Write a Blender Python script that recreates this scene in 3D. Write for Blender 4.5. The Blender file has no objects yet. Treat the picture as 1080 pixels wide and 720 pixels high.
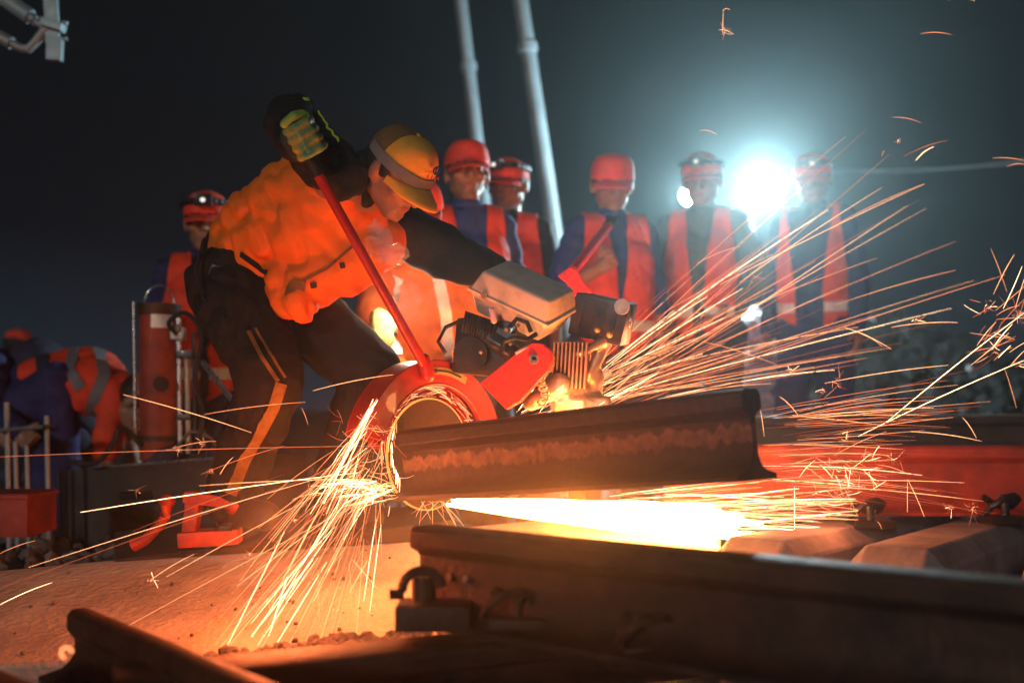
import bpy, bmesh, math, random
from mathutils import Vector, Matrix, noise, Euler
from mathutils.bvhtree import BVHTree
random.seed(7)
C = bpy.context.scene.collection
CAMZ = 0.62; F = 1100.0; HOR = 430.0
def P(px, py, d): return Vector(((px-540)/F*d, d, CAMZ+(HOR-py)/F*d))
V = Vector
def unit(v): return V(v).normalized()

# ------------------------------------------------------------ materials
def new_mat(name):
    m = bpy.data.materials.new(name); m.use_nodes = True
    return m, m.node_tree.nodes, m.node_tree.links, m.node_tree.nodes['Principled BSDF']
def mat(name, col, rough=.6, metal=0., var=.25, scale=12., bump=.25, bscale=None, col2=None, detail=6, coat=0., dist=.004, wear=.5):
    m, N, L, b = new_mat(name)
    tc = N.new('ShaderNodeTexCoord'); n1 = N.new('ShaderNodeTexNoise')
    n1.inputs['Scale'].default_value = scale; n1.inputs['Detail'].default_value = detail; n1.inputs['Roughness'].default_value = .62
    L.new(tc.outputs['Object'], n1.inputs['Vector'])
    r = N.new('ShaderNodeValToRGB')
    c2 = col2 or tuple(c*(1-var) for c in col)
    r.color_ramp.elements[0].color = (*c2, 1); r.color_ramp.elements[1].color = (*[min(1, c*(1+var*.4)) for c in col], 1)
    r.color_ramp.elements[0].position = wear-.16; r.color_ramp.elements[1].position = wear+.14
    L.new(n1.outputs['Fac'], r.inputs['Fac']); L.new(r.outputs['Color'], b.inputs['Base Color'])
    b.inputs['Roughness'].default_value = rough; b.inputs['Metallic'].default_value = metal
    if coat: b.inputs['Coat Weight'].default_value = coat
    mr = N.new('ShaderNodeMapRange'); mr.inputs['To Min'].default_value = max(0, rough-.12); mr.inputs['To Max'].default_value = min(1, rough+.15)
    n3 = N.new('ShaderNodeTexNoise'); n3.inputs['Scale'].default_value = scale*3; L.new(tc.outputs['Object'], n3.inputs['Vector'])
    L.new(n3.outputs['Fac'], mr.inputs['Value']); L.new(mr.outputs['Result'], b.inputs['Roughness'])
    if bump:
        n2 = N.new('ShaderNodeTexNoise'); n2.inputs['Scale'].default_value = bscale or scale*5; n2.inputs['Detail'].default_value = 5
        L.new(tc.outputs['Object'], n2.inputs['Vector'])
        bp = N.new('ShaderNodeBump'); bp.inputs['Strength'].default_value = bump; bp.inputs['Distance'].default_value = dist
        L.new(n2.outputs['Fac'], bp.inputs['Height']); L.new(bp.outputs['Normal'], b.inputs['Normal'])
    return m
def emit(name, col, s, sampling='NONE'):
    m, N, L, b = new_mat(name); N.remove(b)
    e = N.new('ShaderNodeEmission'); e.inputs[0].default_value = (*col, 1); e.inputs[1].default_value = s
    L.new(e.outputs[0], N['Material Output'].inputs['Surface']); m.cycles.emission_sampling = sampling
    return m
SPK = [emit('glowing_spark_dull', (1, .17, .07), .9), emit('glowing_spark_red', (1, .22, .08), 1.7), emit('glowing_spark_orange', (1, .30, .11), 2.8), emit('glowing_spark_yellow', (1, .40, .16), 4.2), emit('glowing_spark_white', (1, .58, .30), 9.0)]
M = dict(
 rust=mat('rusted_rail_steel', (.075, .034, .020), .58, .35, .5, 9, .5, 60, (.030, .016, .012)),
 rust_pale=mat('pale_rust', (.30, .13, .07), .75, .1, .5, 22, .4, 80, (.10, .045, .03)),
 rust_top=mat('worn_rail_steel', (.10, .055, .038), .6, .35, .5, 14, .4, 90, (.05, .03, .02)),
 redrail=mat('red_primed_rail', (.34, .045, .025), .6, .1, .4, 10, .4, 50, (.20, .03, .02)),
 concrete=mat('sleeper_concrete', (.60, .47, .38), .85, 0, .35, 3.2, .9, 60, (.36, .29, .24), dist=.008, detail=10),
 concrete_dark=mat('dark_sleeper_concrete', (.26, .24, .26), .8, 0, .35, 7, .6, 60, (.15, .14, .16)),
 timber=mat('tarred_timber', (.05, .035, .028), .85, 0, .4, 8, .7, 40),
 ballast=mat('ballast_stone', (.16, .14, .125), .85, 0, .5, 5, .8, 30, (.06, .052, .047)),
 glint_sack=mat('pale_glint_and_sack', (.75, .76, .78), .25, 0, .3, 6, .6, 30, (.25, .25, .25)),  # pale colour painted in as glints on the heap; also the white sack
 wetstone=mat('dark_wet_stone', (.010, .009, .009), .7, 0, .5, 5, .8, 30),
 ground=mat('ballast_ground', (.10, .085, .075), .95, 0, .5, 18, 1., 45, (.035, .03, .027), dist=.03),
 orange=mat('orange_jacket_cloth', (.97, .165, .006), .75, 0, .22, 4, .35, 130, (.85, .21, .008)),
 vest=mat('orange_red_vest_cloth', (.86, .060, .018), .7, 0, .25, 8, .4, 200),
 vest_o=mat('orange_vest_cloth', (1., .20, .035), .7, 0, .25, 8, .4, 200),
 capred=mat('red_orange_cap_cloth', (.92, .062, .028), .7, 0, .2, 14, .3, 250),
 capyellow=mat('yellow_cap_cloth', (.86, .42, .030), .75, 0, .15, 14, .3, 300),
 capbrown=mat('brown_cap_panel', (.21, .10, .028), .85, 0, .25, 14, .3, 300),
 capgrey=mat('grey_cap_band', (.16, .17, .19), .8, 0, .2, 14, .3, 300),
 black=mat('black_cloth', (.009, .008, .007), .85, 0, .3, 9, .5, 120),
 blackblue=mat('dark_navy_cloth', (.030, .036, .075), .8, 0, .3, 9, .5, 120),
 blue=mat('blue_shirt_cloth', (.035, .060, .30), .8, 0, .3, 8, .5, 120),
 navy=mat('navy_work_cloth', (.020, .024, .12), .8, 0, .3, 8, .5, 120),
 darkgreen=mat('dark_grey_green_cloth', (.10, .13, .12), .85, 0, .3, 8, .5, 120),
 trousers=mat('black_trouser_cloth', (.012, .009, .008), .85, 0, .3, 7, .5, 90),
 stripe=mat('ochre_trouser_stripe', (.26, .12, .015), .7, 0, .4, 30, .3, 200),
 lime=mat('lime_stripe', (.62, .80, .05), .6, 0, .2, 40, .2),
 reflective=mat('silver_reflective_tape', (.85, .84, .80), .35, 0, .15, 20, .2),
 skin=mat('tanned_skin', (.34, .16, .10), .5, 0, .15, 14, .2, 180),
 skin2=mat('brown_skin', (.33, .17, .11), .5, 0, .15, 14, .2, 180),
 hair=mat('black_hair', (.012, .010, .009), .6, 0, .3, 60, .5, 200),
 eye=mat('dark_eye', (.02, .015, .012), .2, 0, .1, 5, 0),
 lip=mat('lip', (.32, .11, .09), .5, 0, .1, 30, .1),
 glove_k=mat('dark_knit_glove', (.03, .05, .04), .9, 0, .3, 30, .6, 200),
 glove_g=mat('green_rubber_glove_coating', (.015, .20, .13), .45, 0, .5, 22, .5, 120, (.45, .38, .03)),
 glove_l=mat('lime_glove_cuff', (.28, .52, .08), .7, 0, .3, 30, .4, 200),
 glove_w=mat('white_knit_glove', (.60, .55, .48), .85, 0, .3, 40, .5, 250),
 red=mat('red_enamel', (.50, .018, .010), .36, .0, .25, 16, .3, 90, (.26, .014, .010), coat=.2, detail=10),
 guardred=mat('dark_red_guard_enamel', (.30, .012, .008), .35, 0, .3, 9, .15, 60, (.16, .008, .006), coat=.2),
 redbright=mat('bright_red_enamel', (.88, .026, .018), .38, 0, .12, 20, .25, 90, (.50, .022, .016), coat=.2, detail=10, wear=.36),
 redorange=mat('orange_red_paint', (.48, .050, .014), .55, 0, .3, 14, .3, 60, (.18, .022, .010)),
 greycover=mat('grey_plastic_cover', (.58, .54, .48), .42, 0, .12, 14, .25, 90, (.34, .31, .27), detail=10, wear=.38),
 litcover=mat('spark_lit_plastic_cover', (.78, .66, .54), .45, 0, .15, 12, .15, 80),
 blackmetal=mat('oily_black_metal', (.028, .026, .030), .35, .4, .4, 20, .3, 80, coat=.1),
 castmetal=mat('cast_aluminium', (.42, .34, .29), .42, .75, .3, 24, .4, 90),
 copper=mat('coppery_fins', (.38, .20, .12), .45, .6, .3, 24, .4, 90),  # coppery brown metal of the cooling fins
 steel=mat('bare_steel', (.62, .63, .65), .28, .85, .2, 20, .15, 90),
 disc=mat('abrasive_disc', (.030, .006, .004), .8, 0, .3, 60, .5, 300),
 polesteel=mat('galvanised_pole', (.30, .34, .37), .5, .3, .2, 5, .2, 40),
 bracket=mat('galvanised_bracket', (.30, .42, .47), .5, .2, .2, 8, .2, 60),
 darkbox=mat('dark_grey_equipment_paint', (.055, .060, .060), .5, .1, .4, 6, .3, 40),
 label=mat('printed_label', (.55, .45, .60), .4, 0, .1, 20, 0),
 brass=mat('brass_label', (.40, .30, .14), .4, .5, .2, 20, .1),
 rubber=mat('black_rubber', (.015, .015, .016), .6, 0, .2, 20, .2),
 boot=mat('work_boot_leather', (.035, .022, .016), .6, 0, .3, 20, .4),
 paleblue=mat('pale_blue_cloth', (.42, .55, .80), .8, 0, .2, 9, .3),
 yellowcloth=mat('pale_yellow_cloth', (.80, .85, .30), .8, 0, .2, 9, .3),
)
M['lens'] = emit('floodlight_lens', (.80, .96, 1.), 60, 'NONE')
M['lamp'] = emit('headlamp_led', (1, .95, .85), 1.1)
M['spark'] = SPK[2]
M['jet'] = emit('white_hot_spark_jet', (1, .44, .11), 34, 'FRONT_BACK')
M['hotedge'] = emit('red_hot_disc_rim', (1, .30, .06), 1.6)
def clear_plastic():
    m, N, L, b = new_mat('clear_plastic_film'); b.inputs['Roughness'].default_value = .15
    b.inputs['Base Color'].default_value = (.9, .88, .88, 1); b.inputs['Alpha'].default_value = .22; return m
M['film'] = clear_plastic()

# ------------------------------------------------------------ mesh collecting
class MB:
    def __init__(s): s.v = []; s.f = []; s.m = []; s.h = []
    def add(s, vs, fs, mi=0, heat=1.):
        o = len(s.v); s.v += [V(v) for v in vs]; s.f += [tuple(i+o for i in f) for f in fs]; s.m += [mi]*len(fs); s.h += [heat]*len(vs)
    def box(s, c, size, R=None, mi=0, bev=0):
        bm = bmesh.new(); bmesh.ops.create_cube(bm, size=1)
        bmesh.ops.scale(bm, vec=V(size), verts=bm.verts)
        if bev: bmesh.ops.bevel(bm, geom=list(bm.edges), offset=bev, segments=2, affect='EDGES', profile=.7)
        Mx = Matrix.Translation(V(c)) @ (R.to_4x4() if R else Matrix())
        bm.transform(Mx); s.frombm(bm, mi)
    def frombm(s, bm, mi=0):
        bm.verts.ensure_lookup_table(); bm.verts.index_update()
        s.add([v.co.copy() for v in bm.verts], [[v.index for v in f.verts] for f in bm.faces], mi); bm.free()
    def cap(s, a, b, ra, rb=None, seg=14, rings=4, mi=0):
        a = V(a); b = V(b); rb = ra if rb is None else rb
        ax = b-a; L = ax.length
        if L < 1e-6: ax = V((0, 0, 1)); L = 1e-6
        ax = ax.normalized(); q = ax.to_track_quat('Z', 'Y').to_matrix()
        prof = [(-ra*math.cos(t*math.pi/2/rings), ra*math.sin(t*math.pi/2/rings)) for t in range(1, rings+1)]
        prof += [(L+rb*math.sin(t*math.pi/2/rings), rb*math.cos(t*math.pi/2/rings)) for t in range(0, rings)]
        vs = [a+q@V((0, 0, -ra))]; fs = []
        for z, r in prof:
            for k in range(seg):
                w = 2*math.pi*k/seg; vs.append(a+q@V((r*math.cos(w), r*math.sin(w), z)))
        vs.append(a+q@V((0, 0, L+rb))); n = len(prof)
        for k in range(seg):
            k2 = (k+1) % seg
            fs.append((0, 1+k2, 1+k)); fs.append((len(vs)-1, 1+(n-1)*seg+k, 1+(n-1)*seg+k2))
            for i in range(n-1): fs.append((1+i*seg+k, 1+i*seg+k2, 1+(i+1)*seg+k2, 1+(i+1)*seg+k))
        s.add(vs, fs, mi)
    def ell(s, c, r, R=None, mi=0, seg=20, rings=12):
        vs = []; fs = []; R = R or Matrix.Identity(3)
        c = V(c)
        for i in range(rings+1):
            t = math.pi*i/rings
            for k in range(seg):
                w = 2*math.pi*k/seg
                vs.append(c+R@V((r[0]*math.sin(t)*math.cos(w), r[1]*math.sin(t)*math.sin(w), r[2]*math.cos(t))))
        for i in range(rings):
            for k in range(seg):
                k2 = (k+1) % seg; fs.append((i*seg+k, (i+1)*seg+k, (i+1)*seg+k2, i*seg+k2))
        s.add(vs, fs, mi)
    def tube(s, pts, r, seg=8, mi=0, heat=1., r2=None, closed_ends=True):
        pts = [V(p) for p in pts]; n = len(pts); vs = []; fs = []
        up = V((.3, .2, 1)).normalized()
        for i, p in enumerate(pts):
            t = (pts[min(i+1, n-1)]-pts[max(i-1, 0)]).normalized()
            x = t.cross(up)
            if x.length < .01: x = t.cross(V((1, 0, 0)))
            x.normalize(); y = x.cross(t)
            rr = r[i] if isinstance(r, (list, tuple)) else (r if r2 is None else r+(r2-r)*i/(n-1))
            for k in range(seg):
                w = 2*math.pi*k/seg; vs.append(p+x*rr*math.cos(w)+y*rr*math.sin(w))
        for i in range(n-1):
            for k in range(seg):
                k2 = (k+1) % seg; fs.append((i*seg+k, i*seg+k2, (i+1)*seg+k2, (i+1)*seg+k))
        if closed_ends: fs.append(tuple(range(seg))[::-1]); fs.append(tuple((n-1)*seg+k for k in range(seg)))
        s.add(vs, fs, mi, heat)
    def cyl(s, a, b, r, seg=24, mi=0, r2=None): s.tube([a, b], r, seg, mi, r2=r2)
    def prism(s, poly, O, X, Y, Z, t, mi=0):
        """poly in the X,Y plane at O, extruded t along Z"""
        n = len(poly); O = V(O)
        vs = [O+X*a+Y*b for a, b in poly]+[O+X*a+Y*b+Z*t for a, b in poly]
        fs = [tuple(range(n))[::-1], tuple(range(n, 2*n))]+[(i, (i+1) % n, (i+1) % n+n, i+n) for i in range(n)]
        s.add(vs, fs, mi)
    def build(s, name, mats, parent=None, smooth=True, auto=.6, bevel=0):
        me = bpy.data.meshes.new(name)
        org = parent.matrix_world.translation if False else V((0, 0, 0))
        me.from_pydata([v-ORG[-1] for v in s.v], [], s.f); me.validate()
        for m in (mats if isinstance(mats, (list, tuple)) else [mats]): me.materials.append(m)
        if len(me.polygons) == len(s.m): me.polygons.foreach_set('material_index', s.m)
        if s.h and any(h != 1. for h in s.h):
            a = me.attributes.new('heat', 'FLOAT', 'POINT')
            if len(me.vertices) == len(s.h): a.data.foreach_set('value', s.h)
        bm = bmesh.new(); bm.from_mesh(me); bmesh.ops.recalc_face_normals(bm, faces=bm.faces)
        if auto:
            for e in bm.edges:
                if len(e.link_faces) == 2 and e.calc_face_angle(0) > auto: e.smooth = False
        bm.to_mesh(me); bm.free()
        if smooth: me.polygons.foreach_set('use_smooth', [True]*len(me.polygons))
        me.update()
        o = bpy.data.objects.new(name, me); C.objects.link(o)
        if parent: o.parent = parent
        else: o.location = ORG[-1]
        if bevel:
            b = o.modifiers.new('b', 'BEVEL'); b.width = bevel; b.segments = 2; b.limit_method = 'ANGLE'; b.angle_limit = .6
        return o
ORG = [V((0, 0, 0))]      # origin of the thing being built (world coords of its Empty)
def tag(o, label, cat=None, group=None, kind=None):
    if label: o['label'] = label
    if cat: o['category'] = cat
    if group: o['group'] = group
    if kind: o['kind'] = kind
    return o
def thing(name, label, cat, loc, group=None):
    o = bpy.data.objects.new(name, None); C.objects.link(o); o.location = loc; o.empty_display_size = .1
    ORG[-1] = V(loc); return tag(o, label, cat, group)
def solo(loc): ORG[-1] = V(loc)

def baked(mb, voxel, smooth, disp=None):
    """union of the primitives as one smooth skin (world coords kept)"""
    me = bpy.data.meshes.new('t'); me.from_pydata(mb.v, [], mb.f)
    o = bpy.data.objects.new('t', me); C.objects.link(o)
    r = o.modifiers.new('r', 'REMESH'); r.mode = 'VOXEL'; r.voxel_size = voxel; r.use_smooth_shade = True
    if smooth:
        s = o.modifiers.new('s', 'SMOOTH'); s.factor = .5; s.iterations = smooth
    dg = bpy.context.evaluated_depsgraph_get(); ev = o.evaluated_get(dg)
    out = bpy.data.meshes.new_from_object(ev); bpy.data.objects.remove(o); bpy.data.meshes.remove(me)
    if disp:
        amp, sc, st = disp[:3]
        nn = [v.normal.copy() for v in out.vertices]
        for v, n in zip(out.vertices, nn):
            q = V((v.co.x*sc*st[0], v.co.y*sc*st[1], v.co.z*sc*st[2]))
            a = noise.noise(q); b = noise.noise(q*2.3+V((5, 1, 2)))
            ridge = (1-abs(a)*2.2)
            c_ = 0
            if len(disp) > 3:
                q2 = V((v.co.x*1.5+v.co.z*.9, v.co.y, v.co.z*.7-v.co.x*.4))*disp[3][1]
                c_ = disp[3][0]*(.5-min(1, abs(noise.noise(q2))*3.2))*max(0, .35+noise.noise(q2*.31+V((9, 2, 4)))*1.6)
            v.co += n*(amp*(ridge*.7+b*.5-.3)+c_)
        out.update()
    return out
def skin_obj(name, mb, m, parent, voxel=.008, smooth=4, disp=None):
    me = baked(mb, voxel, smooth, disp)
    for v in me.vertices: v.co -= ORG[-1]
    me.materials.clear(); me.materials.append(m)
    me.polygons.foreach_set('use_smooth', [True]*len(me.polygons)); me.update()
    o = bpy.data.objects.new(name, me); C.objects.link(o); o.parent = parent
    return o
def shell(name, src, T, planes, keep, off, m, parent, thick=.003):
    """garment panel lifted off a source garment: cut cleanly by planes (in torso frame T), kept where keep(u)"""
    bm = bmesh.new(); bm.from_mesh(src.data)
    nn = {v.index: v.normal.copy() for v in bm.verts}
    for v in bm.verts: v.co += v.normal*off
    Ti = T.inverted(); Tr = T.to_3x3()
    for co, no in planes:
        wco = T@V(co)-ORG[-1]; wno = Tr@V(no)
        bmesh.ops.bisect_plane(bm, geom=bm.verts[:]+bm.edges[:]+bm.faces[:], plane_co=wco, plane_no=wno)
    dead = [f for f in bm.faces if not keep(Ti@(f.calc_center_median()+ORG[-1]))]
    bmesh.ops.delete(bm, geom=dead, context='FACES')
    me = bpy.data.meshes.new(name); bm.to_mesh(me); bm.free()
    me.materials.clear(); me.materials.append(m)
    if not len(me.polygons): return None
    me.polygons.foreach_set('use_smooth', [True]*len(me.polygons))
    o = bpy.data.objects.new(name, me); C.objects.link(o); o.parent = parent
    s = o.modifiers.new('t', 'SOLIDIFY'); s.thickness = thick; s.offset = 1
    return o
def on_surface(src, pts, width, m, name, parent, lift=.003, thick=.003, step=.012, wav=0, closed=False):
    """a ribbon lying on the surface of src, found by casting from the given side"""
    bvh = BVHTree.FromPolygons([v.co+ORG[-1] for v in src.data.vertices], [tuple(p.vertices) for p in src.data.polygons])
    cam = V((0, 0, CAMZ)); samples = []
    for a, b in zip(pts[:-1], pts[1:]):
        n = max(2, int((V(b)-V(a)).length/4))
        for i in range(n): samples.append(V(a).lerp(V(b), i/n))
    samples.append(V(pts[-1]))
    P3 = []
    for s in samples:
        dr = (P(s[0], s[1], 1)-cam).normalized()
        h = bvh.ray_cast(cam, dr)
        if h[0] is not None: P3.append((h[0], h[1]))
    if len(P3) < 2: return None
    mb = MB(); vs = []; fs = []; n = len(P3)
    for i, (p, nr) in enumerate(P3):
        t = (P3[min(i+1, n-1)][0]-P3[max(i-1, 0)][0]).normalized(); sd = t.cross(nr).normalized()
        if nr.dot(cam-p) < 0: nr = -nr
        w = width/2
        p = p+sd*wav*(1 if (i % 2) else -1)
        vs += [p-sd*w+nr*lift, p+sd*w+nr*lift, p+sd*w+nr*(lift+thick), p-sd*w+nr*(lift+thick)]
    for i in range(n-1):
        for k in range(4):
            k2 = (k+1) % 4; fs.append((i*4+k, i*4+k2, (i+1)*4+k2, (i+1)*4+k))
    fs += [(0, 1, 2, 3), tuple((n-1)*4+k for k in (3, 2, 1, 0))]
    mb.add(vs, fs); return mb.build(name, m, parent)

# ------------------------------------------------------------ people
def head_frame(c, f, u, HS=1.10):
    f = unit(f); u = V(u); u = (u-f*u.dot(f)).normalized(); x = (-f).cross(u)   # local -Y is the face
    x.normalize()
    R = Matrix((x, -f, u)).transposed()*HS
    return Matrix.Translation(V(c)) @ R.to_4x4()
def head_prims(mb, H):
    R = H.to_3x3()
    def e(c, r): mb.ell(H@V(c), r, R)
    def c_(a, b, ra, rb): mb.cap(H@V(a), H@V(b), ra, rb)
    e((0, .012, .030), (.074, .092, .086)); e((0, -.010, -.020), (.064, .080, .090))
    c_((.038, .0, -.055), (.014, -.062, -.088), .030, .022); c_((-.038, .0, -.055), (-.014, -.062, -.088), .030, .022)
    e((0, -.076, -.093), (.020, .016, .015))
    c_((0, -.088, .014), (0, -.108, -.022), .0085, .0125); e((.013, -.094, -.026), (.008, .010, .007)); e((-.013, -.094, -.026), (.008, .010, .007))
    c_((.014, -.084, .026), (.048, -.070, .022), .0105, .009); c_((-.014, -.084, .026), (-.048, -.070, .022), .0105, .009)
    e((.040, -.062, -.022), (.022, .022, .018)); e((-.040, -.062, -.022), (.022, .022, .018))
    c_((.020, -.080, -.052), (-.020, -.080, -.052), .0075, .0075); c_((.017, -.079, -.063), (-.017, -.079, -.063), .0085, .0085)
    for s in (-1, 1): e((s*.077, .008, -.010), (.010, .019, .031))
def hand_prims(mb, w, d, side, s=1., curl=.8, pn=None):
    """hand from wrist w along direction d; side = thumb side; fingers curl towards pn"""
    d = unit(d); side = V(side); side = (side-d*side.dot(d)).normalized(); pn = unit(pn) if pn else d.cross(side)
    w = V(w)
    mb.cap(w, w+d*.03*s, .026*s, .028*s)
    for k in range(4):
        o = side*(.030-.020*k)*s
        mb.cap(w+d*.02*s+o*.7, w+d*.085*s+o, .013*s, .011*s)
        a = w+d*.085*s+o; L = (.036, .042, .039, .030)[k]*s
        d1 = (d*math.cos(curl)+pn*math.sin(curl)); d2 = (d*math.cos(curl*2)+pn*math.sin(curl*2))
        b = a+d1*L; mb.cap(a, b, .0098*s, .009*s, 10, 3); mb.cap(b, b+d2*L*.8, .009*s, .0075*s, 10, 3)
    a = w+d*.02*s+side*.026*s; b = a+(side*.75+d*.6+pn*.3).normalized()*.042*s
    mb.cap(a, b, .014*s, .011*s, 10, 3); mb.cap(b, b+(d*.8+side*.15+pn*.6).normalized()*.030*s, .0105*s, .009*s, 10, 3)
def cap_mesh(parent, H, style, mcap, mb2=None, lamp=False, scale=1.):
    """crown of six panels with a brim; style 'tall' is a boxy worker's cap"""
    R = H.to_3x3()
    mb = MB(); seg, rings = 32, 10; vs = []; fs = []
    top = .112 if style != 'low' else .105
    for i in range(rings+1):
        t = (math.pi/2)*i/rings
        for k in range(seg):
            w = 2*math.pi*k/seg; c, s_ = math.cos(w), math.sin(w)
            ex = .50 if style == 'tall' else .8
            rr = math.cos(t)**ex; zz = math.sin(t)**(.9)
            fr = max(0, -s_)
            x = .089*rr*c; y = .107*rr*s_+.006; z = .022+top*zz*.86+fr*.012*math.sin(2*t)
            q = 1+.018*abs(math.sin(w*3))+.022*noise.noise(V((x*30, y*30, z*30+H.translation.x*9)))
            vs.append(H@(V((x*q, y*q, z))*scale))
    for i in range(rings):
        for k in range(seg):
            k2 = (k+1) % seg; fs.append((i*seg+k, i*seg+k2, (i+1)*seg+k2, (i+1)*seg+k))
    mats = [mcap]; mb.add(vs, fs)
    if mb2:                         # side panels in a second cloth
        mats.append(mb2)
        for j, f in enumerate(fs):
            k = j % seg; w = 2*math.pi*(k+.5)/seg
            if math.sin(w) > -.05: mb.m[j] = 1
    o = mb.build('cap', mats, parent, auto=0); s = o.modifiers.new('t', 'SOLIDIFY'); s.thickness = .003
    # brim
    bl = .075 if style != 'tall' else .060
    bb = MB(); n = 16; top_ = []; m_ = 5
    for j in range(m_+1):
        for i in range(n+1):
            w = math.pi*(1.14+.72*i/n); t = j/m_
            x0, y0 = .089*math.cos(w), .107*math.sin(w)+.006
            ext = bl*t*(math.sin(math.pi*i/n)**.55)
            x = x0*(1+.0*t); y = y0-ext
            z = .026-.012*t-.016*(abs(x0)/.08)**2*1.0-.008*t*t
            top_.append(H@(V((x, y, z))*scale))
    up = R@V((0, 0, 1)); vs = top_+[p-up*.004 for p in top_]; K = len(top_); fs = []
    for j in range(m_):
        for i in range(n):
            a = j*(n+1)+i; fs.append((a, a+1, a+n+2, a+n+1)); fs.append((K+a, K+a+n+1, K+a+n+2, K+a+1))
    for i in range(n):
        a = m_*(n+1)+i; fs.append((a, a+1, K+a+1, K+a)); fs.append((i, K+i, K+i+1, i+1))
    bb.add(vs, fs); bb.build('brim', mcap, o, auto=0)
    btn = MB(); btn.ell(H@(V((0, .006, .022+top*.86+.002))*scale), (.008, .008, .004), R); btn.build('button', mcap, o)
    if lamp:
        st = MB(); pts = []
        for k in range(25):
            w = 2*math.pi*k/24; pts.append(H@V((.0935*math.cos(w), .1115*math.sin(w)+.006, .062-.012*math.sin(w))))
        for a, b in zip(pts[:-1], pts[1:]):
            e = (b-a); x = e.normalized(); z = up; y = z.cross(x)
            st.box((a+b)/2, (e.length*1.06, .003, .020), Matrix((x, y, z)).transposed())
        so = st.build('headlamp_strap', M['rubber'], o)
        hb = MB(); hb.box(H@V((0, -.118, .074)), (.062, .034, .044), R, bev=.009); ho = hb.build('headlamp', M['blackmetal'], o)
        ln = MB(); ln.ell(H@V((.0, -.136, .074)), (.009, .004, .008), R); ln.build('reflector', M['steel'], ho) if False else None
        l2 = MB(); l2.ell(H@V((.004, -.136, .068)), (.009, .005, .007), R)
        h2 = l2.build('headlamp_led', M['lamp'], ho) if False else None
        ln.build('lens', M['lamp'], o); 
    return o
def face_bits(parent, H, lamp=False):
    R = H.to_3x3()
    for s in (-1, 1):
        e = MB(); e.ell(H@V((s*.030, -.0735, .004)), (.0125, .0075, .0048), R); e.build('eye', M['eye'], parent)
        b = MB(); b.cap(H@V((s*.015, -.094, .026)), H@V((s*.048, -.079, .025)), .0035, .0025, 8, 2); b.build('eyebrow', M['hair'], parent)
    l = MB(); l.ell(H@V((0, -.0865, -.057)), (.022, .005, .0075), R); l.build('lips', M['lip'], parent)
def hair_cap(parent, H):
    R = H.to_3x3(); h = MB()
    h.ell(H@V((0, .032, .008)), (.079, .080, .072), R); 
    for s in (-1, 1): h.ell(H@V((s*.070, -.012, .012)), (.010, .022, .026), R)
    h.build('hair', M['hair'], parent)
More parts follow.
